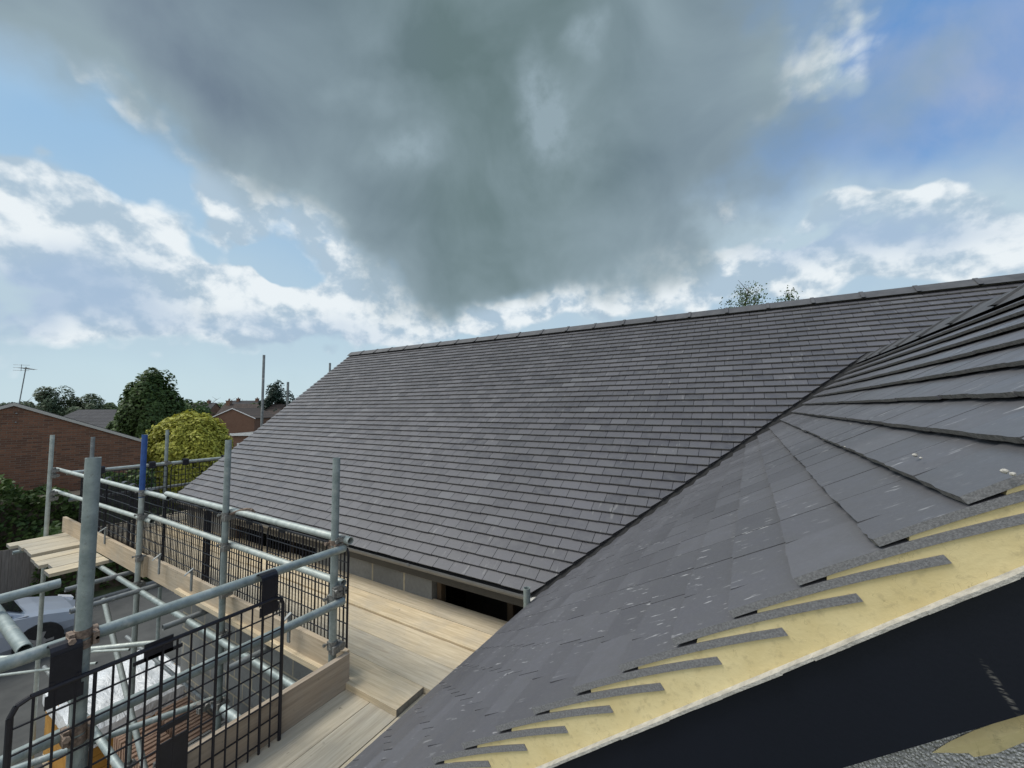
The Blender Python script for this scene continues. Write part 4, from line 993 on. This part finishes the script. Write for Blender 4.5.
wm = t.mr(t.math('ADD', puff, wf), .575, .77, interp='SMOOTHSTEP')
shade = t.mr(t.math('ADD', t.math('SUBTRACT', puff1, puff2), t.math('MULTIPLY', t.math('SUBTRACT', soft, .5), .12)), -.075, .075, interp='SMOOTHSTEP')
gb = field([(50, 308, 95, 30, -6, 1.1), (100, 280, 50, 18, 0, .3), (840, 240, 80, 22, 5, .6), (930, 225, 60, 18, 10, .4), (300, 335, 90, 16, 0, .4)], 0)
wcol = t.mix(shade, srgb(160, 180, 196), srgb(216, 223, 227)); wcol = t.mix(t.math('MINIMUM', gb, .85), wcol, srgb(152, 174, 198))
col = t.mix(wm, col, wcol)
# the big dark cloud overhead
df = field([(150, -20, 200, 90, -18, .8), (300, 50, 190, 100, -20, .9), (440, 80, 190, 120, 0, .8), (610, 40, 190, 120, 0, .9), (680, 100, 80, 60, 20, .5), (390, 160, 130, 75, -20, .7), (470, 215, 110, 60, 0, .8), (570, 190, 120, 70, 15, .7), (440, 290, 110, 28, 5, .4),
            (560, 265, 100, 30, 0, .25), (440, -300, 600, 220, 0, 1.1), (640, 190, 80, 60, 10, .4), (130, 40, 100, 36, -30, .30), (330, 170, 90, 60, -30, .35), (60, 10, 90, 40, -20, .3), (540, 285, 150, 36, 0, .3), (650, 215, 110, 60, 5, .55), (345, 205, 80, 50, -25, .4), (600, 265, 110, 32, 5, .35)], 0)
dn = t.math('MULTIPLY', t.math('SUBTRACT', t.noise(D, 5.0, 7, .52, .0), .5), 1.9)
dm = t.mr(t.math('ADD', df, dn), .15, 1.25, interp='SMOOTHSTEP')
pale_ = field([(400, 150, 40, 18, 20, .5), (545, 100, 16, 40, 10, .7), (592, 40, 14, 14, 0, .6), (470, 330, 60, 25, 0, .3), (560, 150, 50, 40, 0, .25), (380, 95, 50, 12, 10, .2)], 0)
dn2 = t.noise(D, 3.4, 6, .5, .5)
dens = t.math('SUBTRACT', t.math('ADD', t.mr(df, .7, 2.2, .1, .80), t.mr(dn2, .34, .66, -.40, .30)), t.math('MULTIPLY', pale_, t.mr(t.noise(D, 12, 5, .6), .35, .6, .3, 1.3)), clamp=True)
dk = t.mix(t.mr(side.outputs['Value'], -.62, -.12), srgb(104, 118, 136), srgb(94, 113, 116)); dk = t.mix(t.mr(side.outputs['Value'], .12, .42), dk, srgb(104, 121, 136))
dcol = t.mix(dens, srgb(134, 152, 161), dk)
col = t.mix(dm, col, dcol)
# unseen white fill added to the sky behind the viewpoint, brightens the scene
back_fill = t.node('ShaderNodeVectorMath', operation='DOT_PRODUCT'); t.l.new(D, back_fill.inputs[0]); back_fill.inputs[1].default_value = tuple(-F0)
col = t.mix(t.math('MULTIPLY', t.mr(back_fill.outputs['Value'], -.1, .45, interp='SMOOTHSTEP'), t.mr(puff, .35, .6, .6, 1)), col, c(1.05, 1.05, 1.04))
# horizon paling and ground side
col = t.mix(t.mr(el, -.02, .10, .55, 0), col, srgb(184, 202, 210))
col = t.mix(t.mr(el, -.03, -.005, 1, 0), col, c(.10, .10, .09))
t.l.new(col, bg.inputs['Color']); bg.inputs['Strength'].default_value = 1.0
W.cycles.sampling_method = 'MANUAL'; W.cycles.sample_map_resolution = 1024
sd = bpy.data.lights.new('sun', 'SUN'); so = bpy.data.objects.new('sun', sd); COL.objects.link(so); sd.energy = 2.5; sd.angle = radians(24); sd.color = (1, .95, .87)
sdir = Vector((sin(SUN_AZ) * cos(SUN_EL), cos(SUN_AZ) * cos(SUN_EL), sin(SUN_EL))); so.rotation_euler = sdir.to_track_quat('Z', 'Y').to_euler()
V = S.view_settings; S.display_settings.display_device = 'sRGB'; V.view_transform = 'Standard'; V.look = 'None'; V.gamma = 1; V.exposure = .27; V.use_curve_mapping = False
S.render.engine = 'CYCLES'; S.render.resolution_x = 1024; S.render.resolution_y = 768; S.cycles.max_bounces = 6
